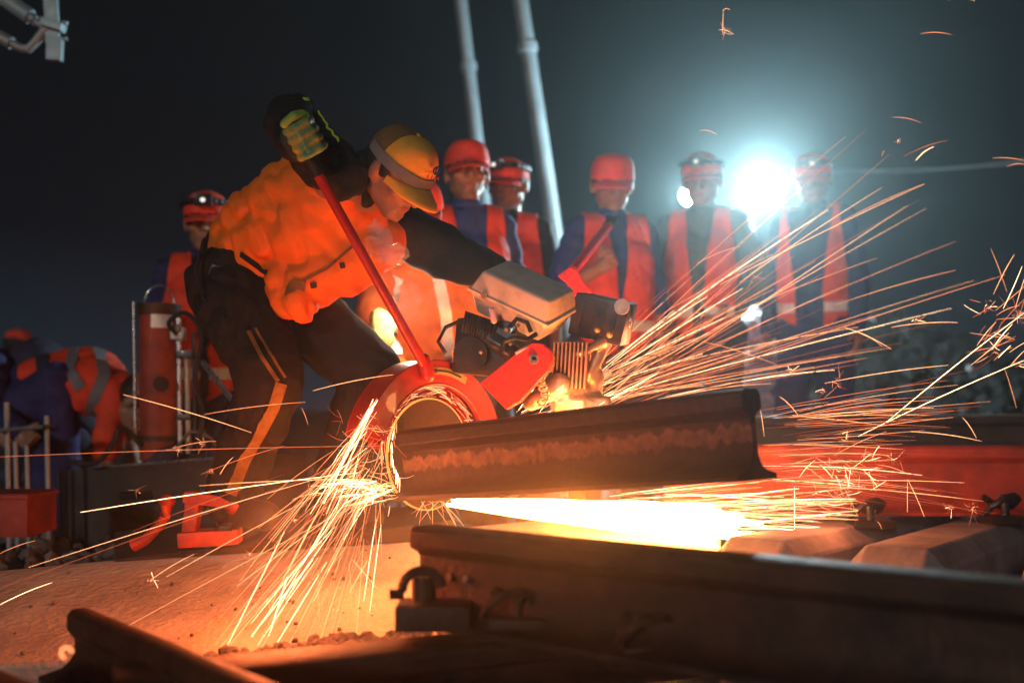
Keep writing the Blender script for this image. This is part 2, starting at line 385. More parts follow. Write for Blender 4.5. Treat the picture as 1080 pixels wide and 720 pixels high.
def bodyset(root, J, H, skin, shirt, shirt_disp=(.008, 8, (1, 1, 1.6), (-.009, 13)), trousers=None, hands=True, short=False, vest=None, band=True, T=None,
            open_front=.03, hem=-.10, belly=0):
    """J: joints in world coords. one continuous body; shirt, trousers, vest as children"""
    pel, che, nek = J['pelvis'], J['chest'], J['neck']
    sx = (J['shL']-J['shR']).normalized()
    hx = (J['hipL']-J['hipR']).normalized()
    b = MB(); head_prims(b, H)
    hc = H@V((0, .02, -.05)); b.cap(nek-(hc-nek)*.3, hc, .056, .052)
    for s in (-1, 1):
        b.cap(pel+hx*s*.045, che+sx*s*.050, .10, .105)
    b.cap(J['shL'], J['shR'], .055)
    for s in 'LR':
        b.cap(J['sh'+s], J['el'+s], .044, .037); b.cap(J['el'+s], J['wr'+s], .037, .026)
        b.cap(J['hip'+s], J['kn'+s], .078, .054); b.cap(J['kn'+s], J['an'+s], .054, .040)
        fd = J['ft']; b.cap(J['an'+s]-V((0, 0, .03)), J['an'+s]+fd*.15-V((0, 0, .05)), .035, .028)
        if hands:
            d = (J['wr'+s]-J['el'+s]).normalized(); side = J.get('th'+s, fd)
            hand_prims(b, J['wr'+s], J.get('hd'+s, d), side, 1., J.get('cu'+s, .55), J.get('pn'+s))
    body = skin_obj('body', b, skin, root, .0065, 2)
    face_bits(root, H); hair_cap(root, H)
    g = MB()
    for s in (-1, 1):
        g.cap(pel+hx*s*.045, che+sx*s*.055, .118, .120)
        g.cap(che+sx*s*.055, che.lerp(nek, .55)+sx*s*.075, .120, .072)
    if belly: g.ell(pel.lerp(che, .4)+J['ft']*.05, (.13, .12, .14))
    g.cap(J['shL']-V((0, 0, .005)), J['shR']-V((0, 0, .005)), .068)
    g.cap(nek.lerp(che, .25), nek+(hc-nek)*.12, .075, .064)
    for s in 'LR':
        g.cap(J['sh'+s], J['el'+s], .062, .054)
        if not short: g.cap(J['el'+s], J['wr'+s], .055, .042)
        else: g.cap(J['el'+s], J['el'+s].lerp(J['wr'+s], .15), .054, .052)
    sh = skin_obj('shirt', g, shirt, root, .010, 3, shirt_disp)
    tr = MB(); tr.cap(J['hipL'], J['hipR'], .118)
    tr.cap(pel+V((0, 0, .06)), pel, .125, .13)
    for s in 'LR':
        tr.cap(J['hip'+s], J['kn'+s], .100, .076); tr.cap(J['kn'+s], J['an'+s]+V((0, 0, .01)), .075, .068)
    to = skin_obj('trousers', tr, trousers or M['blackblue'], root, .012, 3, (.008, 8, (1, 1, 1.5)))
    for s in 'LR':
        bt = MB(); fd = J['ft']; a = J['an'+s]
        bt.cap(a+V((0, 0, .03)), a-V((0, 0, .035)), .052, .045); bt.cap(a-V((0, 0, .045)), a+fd*.16-V((0, 0, .052)), .043, .040)
        bo = skin_obj('boot', bt, M['boot'], root, .010, 2)
    # collar
    cl = MB(); n = 20; cc = nek+(hc-nek)*.16; ax = (hc-nek).normalized(); q = ax.to_track_quat('Z', 'Y').to_matrix(); vs = []; fs = []
    for k in range(n):
        w = 2*math.pi*k/n; vs.append(cc+q@V((.070*math.cos(w), .070*math.sin(w), .012))); vs.append(cc+q@V((.082*math.cos(w), .082*math.sin(w), -.022)))
    for k in range(n):
        k2 = (k+1) % n; fs.append((2*k, 2*k2, 2*k2+1, 2*k+1))
    cl.add(vs, fs); co = cl.build('collar', shirt, root, auto=0); s_ = co.modifiers.new('t', 'SOLIDIFY'); s_.thickness = .006
    if vest:
        # torso frame: origin pelvis, z up the spine, -y to the front
        z = (nek-pel).normalized(); x = (sx-z*sx.dot(z)).normalized(); y = z.cross(x)
        if y.dot(-J['ft']) < 0 and abs(J['ft'].dot(z)) < .8: x = -x; y = -y
        T = Matrix.Translation(pel) @ Matrix((x, y, z)).transposed().to_4x4()
        Hn = (nek-pel).length; k = .11
        gp = open_front
        aw, zb = .168, Hn*.42; ka = .11
        planes = [((aw, 0, zb), (1, 0, ka)), ((-aw, 0, zb), (1, 0, -ka)), ((0, 0, hem), (0, 0, 1)), ((0, 0, Hn+.03), (0, 0, 1)), ((.19, 0, 0), (1, 0, 0)), ((-.19, 0, 0), (1, 0, 0)),
                  ((gp, 0, Hn*.35), (1, 0, -k)), ((-gp, 0, Hn*.35), (1, 0, k)), ((0, 0, zb), (0, 0, 1)), ((0, 0, .03), (0, 0, 1)), ((0, 0, .075), (0, 0, 1))]
        def keep(u):
            if u.z < hem or u.z > Hn+.03: return False
            ax_ = abs(u.x)
            if ax_ > (aw-(u.z-zb)*ka if u.z > zb else .19): return False
            if u.z < zb and ax_ > .165: return False
            if u.y < 0:
                lim = gp+(u.z-Hn*.35)*k if u.z > Hn*.35-.01 else gp-.004
                if ax_ < lim: return False
            return True
        planes += [((.165, 0, 0), (1, 0, 0)), ((-.165, 0, 0), (1, 0, 0))]
        vo = shell('vest', sh, T, planes, keep, .012, vest, root, .004)
        if vo and band:
            shell('reflective_band', sh, T, planes, lambda u: keep(u) and .03 < u.z < .075, .0185, M['reflective'], vo, .002)
    return body, sh, to
def standing(label, px, py, d, yaw=0, H_=1.72, skin=None, shirt='blue', vest='vest', lamp=False, style='tall', look=(0, -1, -.1), group='workers standing behind the saw',
             arms=None, trousers=None, short=True, open_front=.03, lean=0, hem=-.10, band=True, cap='capred', gz=None):
    """top of cap at px,py at depth d"""
    topz = P(px, py, d).z; base = V((P(px, py, d).x, d, 0 if gz is None else gz))
    k = 1.; drop = 1.735-(topz-base.z)
    r = Matrix.Rotation(math.radians(yaw), 3, 'Z')
    def L(x, y, z): return base + r@V((x, y, z if z < .5 else z-drop*min(1, (z-.1)/.78)))
    root = thing('person', label, 'person', base, group)
    hz = .88-drop; ky = -.02-math.sqrt(max(0, .42**2-((hz-.09)/2)**2)) if drop > .1 else -.02; kz = .48 if drop < .1 else (hz+.09)/2+.06
    J = dict(pelvis=L(0, 0, .93), chest=L(0, -.01-lean*.5, 1.24), neck=L(0, -lean, 1.44), shL=L(.142, -lean*.9, 1.39), shR=L(-.142, -lean*.9, 1.39),
             hipL=L(.09, 0, .88), hipR=L(-.09, 0, .88), knL=base+r@V((.11, ky, kz)), knR=base+r@V((-.12, ky, kz)), anL=L(.11, .02, .09), anR=L(-.12, .01, .09),
             elL=L(.205, .01, 1.10), elR=L(-.205, .01, 1.10), wrL=L(.215, -.07, .86), wrR=L(-.215, -.07, .86), ft=r@V((0, -1, 0)))
    if arms:
        for a, v in arms.items(): J[a] = (r@V(v) if a[:2] in ('hd', 'th', 'pn') else (v if isinstance(v, float) else L(*v)))
    H = head_frame(L(0, -lean-.01, 1.595), r@V(look), (0, 0, 1))
    # put the crown exactly under the wanted height
    b, s, t = bodyset(root, J, H, skin or M['skin'], M[shirt], trousers=M[trousers] if trousers else None, short=short, vest=M[vest] if vest else None, open_front=open_front, hem=hem, band=band)
    cap_mesh(root, H, style, M[cap], lamp=lamp, scale=.95)
    return root, J, H, s, t

standing('man in blue shirt and orange vest, plain red cap, right behind the yellow cap', 492, 147, 4.28, yaw=16, look=(-.1, -1, -.06), style='tall', open_front=.035, arms=dict(wrL=(.16, .12, .92), wrR=(-.16, .12, .92), elL=(.23, .06, 1.13), elR=(-.23, .06, 1.13)))
standing('man with headlamp on red cap and black sleeves, left of the thicker pale pole', 537, 166, 4.75, yaw=-6, shirt='black', lamp=True, style='low', look=(-.3, -1, -.15), skin=M['skin2'], open_front=.012, lean=.05)
standing('man in blue shirt and orange vest looking down, gripping a red lever below his chin', 645, 160, 4.45, yaw=12, look=(-.15, -1, -.35), style='tall', open_front=.012,
         arms=dict(elR=(-.27, -.10, 1.12), wrR=(-.13, -.24, 1.20), hdR=(.35, -.45, .3), thR=(0, .2, 1), cuR=1.1))
standing('man in dark grey clothes and orange vest just left of the blinding floodlight', 742, 160, 4.85, yaw=-20, lean=.03, arms=dict(elL=(.27, -.02, 1.14), wrL=(.15, -.12, 1.0), elR=(-.27, -.02, 1.12), wrR=(-.16, -.13, .98)), shirt='darkgreen', lamp=True, style='low', look=(.0, -1, -.2), skin=M['skin2'], open_front=.03, short=False)
standing('man in blue overalls and long open orange vest, right of the blinding floodlight', 860, 161, 5.1, yaw=-28, lean=.06, shirt='navy', lamp=True, style='low', look=(.2, -1, -.3), open_front=.07, trousers='navy', short=False, hem=-.22)
standing('man with headlamp strapped on red cap behind the back of the bending grinder', 219, 198, 4.2, yaw=10, H_=1.62, lamp=True, style='low', look=(.0, -1, -.15), open_front=.02, skin=M['skin2'], shirt='navy', group='workers standing behind the saw')

# crouching worker seen between the grinder's arms and the saw
def crouching():
    d = 3.55
    root = thing('person', 'crouching worker in bright orange vest with silver stripes behind the saw guard', 'person', V((P(440, 400, d+.1).x, d+.1, .10)))
    q = P
    J = dict(pelvis=q(445, 400, 3.75), chest=q(448, 305, 3.6), neck=q(443, 258, 3.5), shL=q(492, 285, 3.55), shR=q(400, 285, 3.5),
             hipL=q(470, 405, 3.75), hipR=q(418, 405, 3.75), knL=q(500, 400, 3.4), knR=q(395, 410, 3.4), anL=q(500, 520, 3.6), anR=q(395, 520, 3.6),
             elL=q(515, 340, 3.4), elR=q(392, 345, 3.35), wrL=q(490, 375, 3.25), wrR=q(418, 395, 3.2), ft=V((0, -1, 0)))
    H = head_frame(q(436, 225, 3.42), (.15, -1, -.45), (0, -.1, 1))
    b, s, t = bodyset(root, J, H, M['skin2'], M['vest_o'], trousers=M['blackblue'])
    cap_mesh(root, H, 'low', M['capred'])
    for k, (x0, x1, x2) in enumerate(((420, 412, 418), (462, 470, 474))):
        on_surface(s, [(x0, 292), (x1, 330), (x2, 375)], .040, M['reflective'], 'reflective_band', s)
    on_surface(t, [(410, 392), (418, 408)], .04, M['paleblue'], 'knee_patch', t)
crouching()
# white cloth scrap + yellow bundle by his sleeve
solo(P(402, 342, 3.2)); m_ = MB(); 
for (x, y, r_) in ((400, 335, .030), (405, 350, .028), (398, 345, .026), (408, 338, .024)): m_.cap(P(x, y, 3.2), P(x+2, y+6, 3.2), r_)
o = skin_obj('glove', m_, M['yellowcloth'], None, .006, 2, (.006, 30, (1, 1, 1))); o.location = ORG[-1]
tag(o, 'pale yellow work glove at the crouching worker\'s elbow', 'glove')

# bending grinder (main figure)
def grinder():
    q = P
    foot = q(240, 552, 2.8)
    root = thing('person', 'worker bending over the saw in orange jacket and yellow cap, fist raised', 'person', V((foot.x, foot.y, foot.z-.0)))
    J = dict(pelvis=q(262, 290, 2.98), chest=q(335, 232, 2.80), neck=q(372, 200, 2.72), shR=q(352, 192, 2.62), shL=q(412, 240, 2.88),
             hipR=q(243, 300, 2.88), hipL=q(300, 318, 3.05), knR=q(287, 400, 2.66), knL=q(392, 392, 2.82), anR=q(243, 528, 2.82), anL=q(352, 530, 3.02),
             elR=q(307, 121, 2.70), wrR=q(312, 143, 2.50), elL=q(465, 262, 2.86), wrL=q(520, 283, 2.90), ft=unit((.7, -.6, 0)))
    H = head_frame(q(419, 181, 2.66), (.60, -.36, -.74), (.52, -.42, .66), .94)
    b = MB(); head_prims(b, H); nek = J['neck']; hc = H@V((0, .02, -.05))
    b.cap(nek, hc, .056, .052); b.cap(J['pelvis'], J['chest'], .12, .13); b.cap(J['chest'], nek, .12, .06); b.cap(J['shL'], J['shR'], .055)
    for s in 'LR':
        b.cap(J['sh'+s], J['el'+s], .046, .038); b.cap(J['el'+s], J['wr'+s], .038, .028)
        b.cap(J['hip'+s], J['kn'+s], .08, .055); b.cap(J['kn'+s], J['an'+s], .055, .04)
        b.cap(J['an'+s], J['an'+s]+J['ft']*.15-V((0, 0, .03)), .035, .028)
    hand_prims(b, J['wrL'], unit((.8, -.1, -.5)), V((.2, -1, .2)), .95, 1.0)
    skin_obj('body', b, M['skin'], root, .006, 2)
    face_bits(root, H); hair_cap(root, H)
    # cap
    co = cap_mesh(root, H, 'front', M['capyellow'], M['capbrown'], scale=.98)
    R = H.to_3x3(); bd = MB()
    vs = []; fs = []; n = 40
    for k in range(n+1):
        w = math.radians(150+240*k/n)
        for (g_, z_) in ((1.02, .024), (1.055, .024), (1.035, .053), (1.0, .053)): vs.append(H@(V((.089*g_*math.cos(w), .107*g_*math.sin(w)+.006, z_))*.98))
    for k in range(n):
        for a_ in range(4): fs.append((k*4+a_, k*4+(a_+1) % 4, (k+1)*4+(a_+1) % 4, (k+1)*4+a_))
    bd.add(vs, fs)
    bd.build('cap_band', M['capgrey'], co)
    em = MB(); c0 = (H@(V((-.004, -.1085, .092))*.98)); f = -(R@V((0, 1, 0))); f = (f+R@V((0, 0, .35))).normalized(); xx = R@V((1, 0, 0)); yy = f.cross(xx)
    em.tube([c0+xx*.010*math.cos(a*.524)+yy*.010*math.sin(a*.524)-R@V((0,0,0)) for a in range(13)], .0022, 6)
    em.cap(c0-yy*.005, c0+yy*.005, .002); em.build('cap_emblem', M['navy'], co)
    em = MB()
    for i in range(4): 
        p = H@(V((-.024+.015*i, -.1135+abs(i-1.5)*.002, .071))*.98); em.cap(p-xx*.004, p+xx*.004-yy*.004, .0013, seg=6, rings=2); em.cap(p-yy*.005, p+yy*.005, .0011, seg=6, rings=2)
    em.build('cap_lettering', M['red'], co)
    # orange jacket body
    g = MB()
    g.cap(q(272, 268, 2.95), q(345, 232, 2.80), .150, .172)
    g.cap(q(310, 210, 2.78), q(350, 205, 2.68), .105, .085)
    g.cap(q(268, 235, 2.85), q(312, 206, 2.78), .085, .10)
    g.cap(q(243, 262, 2.92), q(300, 225, 2.86), .062, .10)
    g.cap(q(310, 305, 2.76), q(375, 268, 2.74), .078, .085)
    g.cap(q(400, 262, 2.78), q(412, 243, 2.86), .060, .072)
    g.cap(q(300, 318, 2.74), q(318, 318, 2.72), .045, .05)
    jk = skin_obj('jacket', g, M['orange'], root, .0075, 3, (.011, 5.0, (1.35, 1, .75), (-.013, 10)))
    # lower edge flap, dark pocket, seam
    on_surface(jk, [(255, 268), (282, 288)], .014, M['black'], 'pocket_slot', jk)
    on_surface(jk, [(305, 305), (318, 297), (345, 283), (372, 260)], .006, M['capbrown'], 'seam', jk)
    on_surface(jk, [(303, 308), (312, 300), (322, 302)], .030, M['capbrown'], 'tear', jk)
    for (x, y) in ((331, 301), (361, 280)):
        on_surface(jk, [(x-3, y), (x+3, y-1)], .014, M['boot'], 'snap_button', jk)
    # black collar
    cl = MB(); cl.cap(q(372, 192, 2.70), q(386, 182, 2.68), .064, .060); cl.cap(q(370, 195, 2.70), q(383, 203, 2.68), .050, .040)
    skin_obj('collar', cl, M['black'], root, .007, 2, (.005, 14, (1, 1, 1)))
    # black sleeves
    s1 = MB(); s1.cap(q(360, 186, 2.62), J['elR'], .066, .060); s1.cap(J['elR'], q(313, 150, 2.52), .060, .050); s1.cap(q(322, 168, 2.57), q(350, 188, 2.60), .046, .05)
    s1.cap(J['elR']+V((0, 0, .01)), q(297, 132, 2.62), .05, .045)
    sl = skin_obj('sleeve', s1, M['black'], root, .007, 2, (.010, 11, (1, 1, 1), (-.009, 16)))
    for dx in (0, 5): on_surface(sl, [(334+dx, 118-dx*.3), (346+dx, 136-dx*.5), (358+dx, 151-dx*.6)], .0055, M['lime'], 'sleeve_stripe', sl, wav=.0025)
    on_surface(sl, [(320, 106), (331, 108)], .020, M['lime'], 'sleeve_stripe', sl)
    s2 = MB(); s2.cap(q(424, 240, 2.86), q(468, 266, 2.86), .078, .074); s2.cap(q(468, 266, 2.86), q(515, 284, 2.90), .074, .056)
    skin_obj('sleeve', s2, M['black'], root, .008, 2, (.010, 9, (1, 1, 1), (-.010, 13)))
    # left cuff glove
    # raised glove: fingers wrapped round the rod
    rod_top = q(330, 172, 2.47); rod_dir = (q(445, 380, 2.66)-rod_top).normalized()
    gc = q(320, 146, 2.46)                                   # centre of grip
    side = rod_dir.cross(V((0, -1, 0))).normalized(); fr = side.cross(rod_dir).normalized()
    if fr.y > 0: fr = -fr
    gl = MB(); gl.cap(gc+V((-.015, .05, .02)), gc+V((-.01, .03, 0)), .042, .045)
    gl.ell(gc+V((-.014, .02, .012)), (.046, .036, .050))
    glo = skin_obj('glove', gl, M['glove_k'], root, .005, 2, (.003, 30, (1, 1, 1)))
    fg = MB()
    for k in range(4):
        c = gc-rod_dir*(.030-.0215*k)
        pts = [c+side*a*.030*sc+fr*b_*.030*sc for a, b_, sc in ((-1.0, -.2, 1.15), (-.75, .75, 1.15), (.1, 1.15, 1.05), (.85, .6, 1.0), (.9, -.15, .9))]
        for a, b_ in zip(pts[:-1], pts[1:]): fg.cap(a, b_, .0112, .0105, 12, 3)
    skin_obj('glove_fingers', fg, M['glove_g'], glo, .0035, 1)
    th = MB(); a = gc-rod_dir*.045+side*-.025+fr*.01; th.cap(a, a+side*.022+fr*.020+V((0, 0, .010)), .015, .013); th.cap(a+side*.022+fr*.020+V((0, 0, .010)), a+side*.048+fr*.018+V((0, 0, .004)), .013, .011)
    skin_obj('glove_thumb', th, M['glove_l'], glo, .004, 1)
    # trousers
    t = MB(); t.cap(J['hipR'], J['hipL'], .12, .11); t.cap(q(255, 275, 2.95), J['pelvis'], .115, .12); t.cap(q(232, 292, 2.9), q(240, 330, 2.85), .062, .07)
    t.cap(J['hipR'], J['knR'], .118, .086); t.cap(J['knR'], J['anR'], .084, .078); t.cap(J['hipL'], J['knL'], .115, .088); t.cap(J['knL'], J['anL'], .084, .078)
    tr = skin_obj('trousers', t, M['trousers'], root, .009, 3, (.012, 7, (1, 1, 1.3), (-.010, 12)))
    on_surface(tr, [(262, 350), (275, 375), (293, 402)], .010, M['stripe'], 'side_stripe', tr); on_surface(tr, [(270, 347), (284, 372), (300, 398)], .006, M['stripe'], 'side_stripe', tr)
    on_surface(tr, [(296, 404), (288, 430), (272, 460), (258, 485), (244, 520)], .030, M['stripe'], 'side_stripe', tr)
    for s in 'LR':
        bt = MB(); fd = J['ft']; a = J['an'+s]; bt.cap(a, a-V((0, 0, .04)), .055, .045); bt.cap(a-V((0, 0, .025)), a+fd*.16-V((0, 0, .03)), .042, .04)
        skin_obj('boot', bt, M['boot'], root, .009, 2)
    # phone pouch strap and radio at the hip
    h = MB(); h.box(q(228, 300, 2.78), (.05, .03, .10), Euler((0, .3, 0)).to_matrix(), bev=.008); h.build('belt_radio', M['blackmetal'], root)
    h = MB(); h.tube([q(214, 255, 2.78), q(205, 285, 2.75), q(215, 315, 2.74), q(235, 322, 2.73)], .004, 6); h.build('radio_cord', M['rubber'], root)
    # clear plastic bag caught at the chest
    solo(q(405, 262, 2.62)); pb = MB()
    pb.ell(q(400, 255, 2.64), (.035, .02, .04)); pb.ell(q(412, 268, 2.62), (.045, .02, .028)); pb.ell(q(395, 243, 2.64), (.018, .015, .03))
    o = skin_obj('plastic_bag', pb, M['film'], None, .004, 1, (.009, 40, (1, 1, 2))); o.location = ORG[-1]
    tag(o, 'crumpled clear plastic hanging at the chest of the bending grinder', 'plastic bag')
grinder()

# left group
def bent_left():
    q = P; d = 4.9
    d = 4.3
    root = thing('person', 'worker doubled over in orange vest with grey stripes left of the red cylinder', 'person', V((q(95, 500, d).x, d, 0)), 'workers crouching at far left')
    J = dict(pelvis=q(40, 402, 4.35), chest=q(98, 402, 4.2), neck=q(134, 412, 4.15), shL=q(120, 432, 4.1), shR=q(116, 400, 4.35),
             hipL=q(35, 420, 4.3), hipR=q(35, 412, 4.5), knL=q(80, 470, 4.2), knR=q(92, 460, 4.4), anL=q(50, 570, 4.3), anR=q(70, 570, 4.45),
             elL=q(112, 470, 4.05), elR=q(132, 455, 4.3), wrL=q(118, 505, 4.05), wrR=q(145, 500, 4.2), ft=unit((1, -.3, 0)))
    H = head_frame(q(152, 425, 4.1), (.6, -.2, -.8), (.8, -.1, .5))
    b, s, t = bodyset(root, J, H, M['skin2'], M['vest'], trousers=M['blackblue'], short=True)
    for a in ([(104, 368), (110, 395), (100, 420), (94, 440)], [(78, 368), (74, 390), (86, 410)]): on_surface(s, a, .045, M['capgrey'], 'reflective_band', s)
    on_surface(s, [(44, 372), (46, 395), (48, 420)], .05, M['blackblue'], 'waistband', s)
bent_left()
def navy_left():
    q = P
    root = thing('person', 'worker in navy overalls crouching at the left edge behind the trestle', 'person', V((q(30, 520, 3.9).x, 3.9, 0)), 'workers crouching at far left')
    J = dict(pelvis=q(20, 425, 4.3), chest=q(-12, 395, 4.35), neck=q(-30, 372, 4.4), shL=q(-8, 385, 4.2), shR=q(-40, 385, 4.5),
             hipL=q(30, 430, 4.2), hipR=q(15, 430, 4.45), knL=q(62, 400, 4.1), knR=q(50, 405, 4.5), anL=q(68, 540, 4.15), anR=q(50, 540, 4.5),
             elL=q(-10, 430, 4.1), elR=q(-30, 430, 4.5), wrL=q(20, 455, 4.0), wrR=q(0, 455, 4.4), ft=unit((1, -.2, 0)))
    H = head_frame(q(-35, 352, 4.4), (-.3, .8, -.3), (0, 0, 1))
    bodyset(root, J, H, M['skin2'], M['navy'], trousers=M['navy'], short=False)
    cap_mesh(root, H, 'low', M['capred'])
navy_left()
standing('distant man with red cap showing above the workers crouching at far left', 19, 344, 7.8, yaw=160, H_=1.2, shirt='blackblue', vest='vest', style='low', look=(0, -1, -.2), short=False, group='workers crouching at far left')

# ------------------------------------------------------------ rails
def rail_profile(h=.176, hw=.037, fw=.075, web=.0095):
    r = [(-fw, 0), (-fw, .011), (-fw*.45, .020), (-web*1.9, .032), (-web, .050), (-web, h-.058), (-web*1.7, h-.050), (-hw+.002, h-.040), (-hw, h-.036), (-hw+.001, h-.012), (-hw+.007, h-.004), (-hw+.016, h-.0005)]
    return r+[(-a, b) for a, b in r[::-1]]
def rail(name, label, a, b, mats, h=.176, tilt=0, sub=24, hw=.037, fw=.075, group=None, top=True, rag=False, kind_cat='rail'):
    a = V(a); b = V(b); solo((a+b)/2)       # a,b: centre of the foot's underside
    X = (b-a); L = X.length; X.normalize(); Y = V((0, 0, 1)).cross(X).normalized(); Z = X.cross(Y)
    q = Matrix.Rotation(tilt, 3, X); Y = q@Y; Z = q@Z
    pr = rail_profile(h, hw, fw); mb = MB(); n = len(pr); vs = []; fs = []
    for i in range(sub+1):
        for (y, z) in pr: vs.append(a+X*L*i/sub+Y*y+Z*z)
    mi = []
    for i in range(sub):
        for k in range(n):
            k2 = (k+1) % n; fs.append((i*n+k, i*n+k2, (i+1)*n+k2, (i+1)*n+k)); mi.append(1 if (top and k in (10, 11, 12, 9, 13)) else 0)
    fs += [tuple(range(n)), tuple(sub*n+k for k in range(n))[::-1]]; mi += [0, 0]
    mb.add(vs, fs); mb.m = mi
    o = mb.build(name, mats, None, smooth=True, auto=.5, bevel=.0015)
    tag(o, label, kind_cat, group); return o, X, Y, Z
def rustrail_mat():
    """web with a ragged pale rust band, as on the cut rail"""
    m, N, L, b = new_mat('cut_rail_steel')
    tc = N.new('ShaderNodeTexCoord'); sp = N.new('ShaderNodeSeparateXYZ'); L.new(tc.outputs['Object'], sp.inputs[0])
    # height above foot along the raised rail: z minus its slope along x
    ml = N.new('ShaderNodeMath'); ml.operation = 'MULTIPLY_ADD'; L.new(sp.outputs['X'], ml.inputs[0]); ml.inputs[1].default_value = -CUT_SLOPE; L.new(sp.outputs['Z'], ml.inputs[2])
    n = N.new('ShaderNodeTexNoise'); n.inputs['Scale'].default_value = 50; n.inputs['Detail'].default_value = 7; L.new(tc.outputs['Object'], n.inputs['Vector'])
    mp = N.new('ShaderNodeMapping'); mp.inputs['Scale'].default_value = (1, 1, .12); L.new(tc.outputs['Object'], mp.inputs[0]); L.new(mp.outputs[0], n.inputs['Vector'])
    ad = N.new('ShaderNodeMath'); ad.operation = 'MULTIPLY_ADD'; L.new(n.outputs['Fac'], ad.inputs[0]); ad.inputs[1].default_value = .05; L.new(ml.outputs[0], ad.inputs[2])
    r = N.new('ShaderNodeValToRGB'); e = r.color_ramp.elements
    e[0].position = .0; e[0].color = (.040, .020, .015, 1); e[1].position = 1; e[1].color = (.035, .020, .016, 1)
    mr = N.new('ShaderNodeMapRange'); mr.inputs['From Min'].default_value = .030; mr.inputs['From Max'].default_value = .18; L.new(ad.outputs[0], mr.inputs['Value'])
    for p, c in ((.44, (.045, .022, .016, 1)), (.48, (.16, .075, .048, 1)), (.66, (.19, .095, .062, 1)), (.70, (.045, .023, .017, 1))):
        x = e.new(p); x.color = c
    L.new(mr.outputs[0], r.inputs['Fac'])
    n2 = N.new('ShaderNodeTexNoise'); n2.inputs['Scale'].default_value = 60; n2.inputs['Detail'].default_value = 6; L.new(tc.outputs['Object'], n2.inputs['Vector'])
    mx = N.new('ShaderNodeMix'); mx.data_type = 'RGBA'; mx.blend_type = 'MULTIPLY'; mx.inputs['Factor'].default_value = .8
    rr = N.new('ShaderNodeValToRGB'); rr.color_ramp.elements[0].position = .3; rr.color_ramp.elements[0].color = (.35, .35, .35, 1); rr.color_ramp.elements[1].position = .7; rr.color_ramp.elements[1].color = (1.2, 1.2, 1.2, 1)
    L.new(n2.outputs['Fac'], rr.inputs['Fac']); L.new(r.outputs['Color'], mx.inputs['A']); L.new(rr.outputs['Color'], mx.inputs['B']); L.new(mx.outputs['Result'], b.inputs['Base Color'])
    b.inputs['Roughness'].default_value = .6; b.inputs['Metallic'].default_value = .25
    bp = N.new('ShaderNodeBump'); bp.inputs['Strength'].default_value = .5; bp.inputs['Distance'].default_value = .003; L.new(n2.outputs['Fac'], bp.inputs['Height']); L.new(bp.outputs['Normal'], b.inputs['Normal'])
    return m
# the rail being cut
ca = P(430, 527, 2.64); cb = P(800, 506, 1.98)
CUT_SLOPE = (cb.z-ca.z)/(cb.x-ca.x)
M['cut'] = rustrail_mat()
cut, cX, cY, cZ = rail('steel_rail', 'short raised rail being cut by the saw, its ragged rusty web facing us', ca, cb, [M['cut'], M['rust']])
# near rail, running out of frame right
na = P(446, 655, 1.97); na.z = P(430, 555, 1.93).z-.176; nb = P(1080, 611, 1.333); nb = V((nb.x, nb.y, na.z)); nd = (nb-na).normalized()
near, nX, nY, nZ = rail('steel_rail', 'large dark rail in the right foreground with bolt holes at its left end', na, nb+nd*.9, [M['rust'], M['rust_top']])
for i, px in enumerate((446, 467, 489)):
    s = -1 if nY.y > 0 else 1
    c = na+nX*(.035+.040*i)+nZ*.085; hb = MB(); n_ = nY*s
    hb.cyl(c+n_*.006, c+n_*.013, .007, 14); hb.build('bolt_hole', M['steel'], None)
    o = C.objects[-1]; o.parent = near; o.matrix_parent_inverse = Matrix.Identity(4)
    o.data.transform(Matrix.Translation(ORG[-1]-near.location)) if (ORG[-1]-near.location).length > 1e-6 else None
    o.location = (0, 0, 0)
# sleepers under the right side
sd = unit((.60, .80, 0)); sn = V((0, 0, 1)).cross(sd)
def sleeper(label, s, L=2.0, w=.235, top=.285, m='concrete_dark', grp='concrete sleepers at right'):
    s = V((s[0], s[1], 0)); solo(s+V((0, 0, top-.18))); mb = MB(); vs = []; fs = []
    prof = [(-w/2, top-.2), (-w/2*.96, top-.045), (-w/2*.62, top), (w/2*.62, top), (w/2*.96, top-.045), (w/2, top-.2)]
    st = [(0, 0, .10), (.10, 0, 0), (L*.5, 0, .02), (L-.08, 0, 0), (L, 0, .06)]
    for t, _, dz in st:
        for (y, z) in prof: vs.append(s+sd*t+sn*y+V((0, 0, z-(dz if z > top-.1 else 0)*.75)))
    n = len(prof)
    for i in range(len(st)-1):
        for k in range(n-1): fs.append((i*n+k, i*n+k+1, (i+1)*n+k+1, (i+1)*n+k))
        fs.append((i*n+n-1, i*n, (i+1)*n, (i+1)*n+n-1))
    fs += [tuple(range(n)), tuple((len(st)-1)*n+k for k in range(n))[::-1]]
    mb.add(vs, fs); o = mb.build('concrete_sleeper', [M[m]], None, auto=.3, bevel=.006); tag(o, label, 'sleeper', grp); return o
sleeper('concrete sleeper whose chamfered end glows nearest the white spark jet', (.57, 2.60))
sleeper('middle concrete sleeper of the right, between the glowing end and the frame edge', (.87, 2.44))
sleeper('concrete sleeper cut by the right frame edge', (1.23, 2.30))
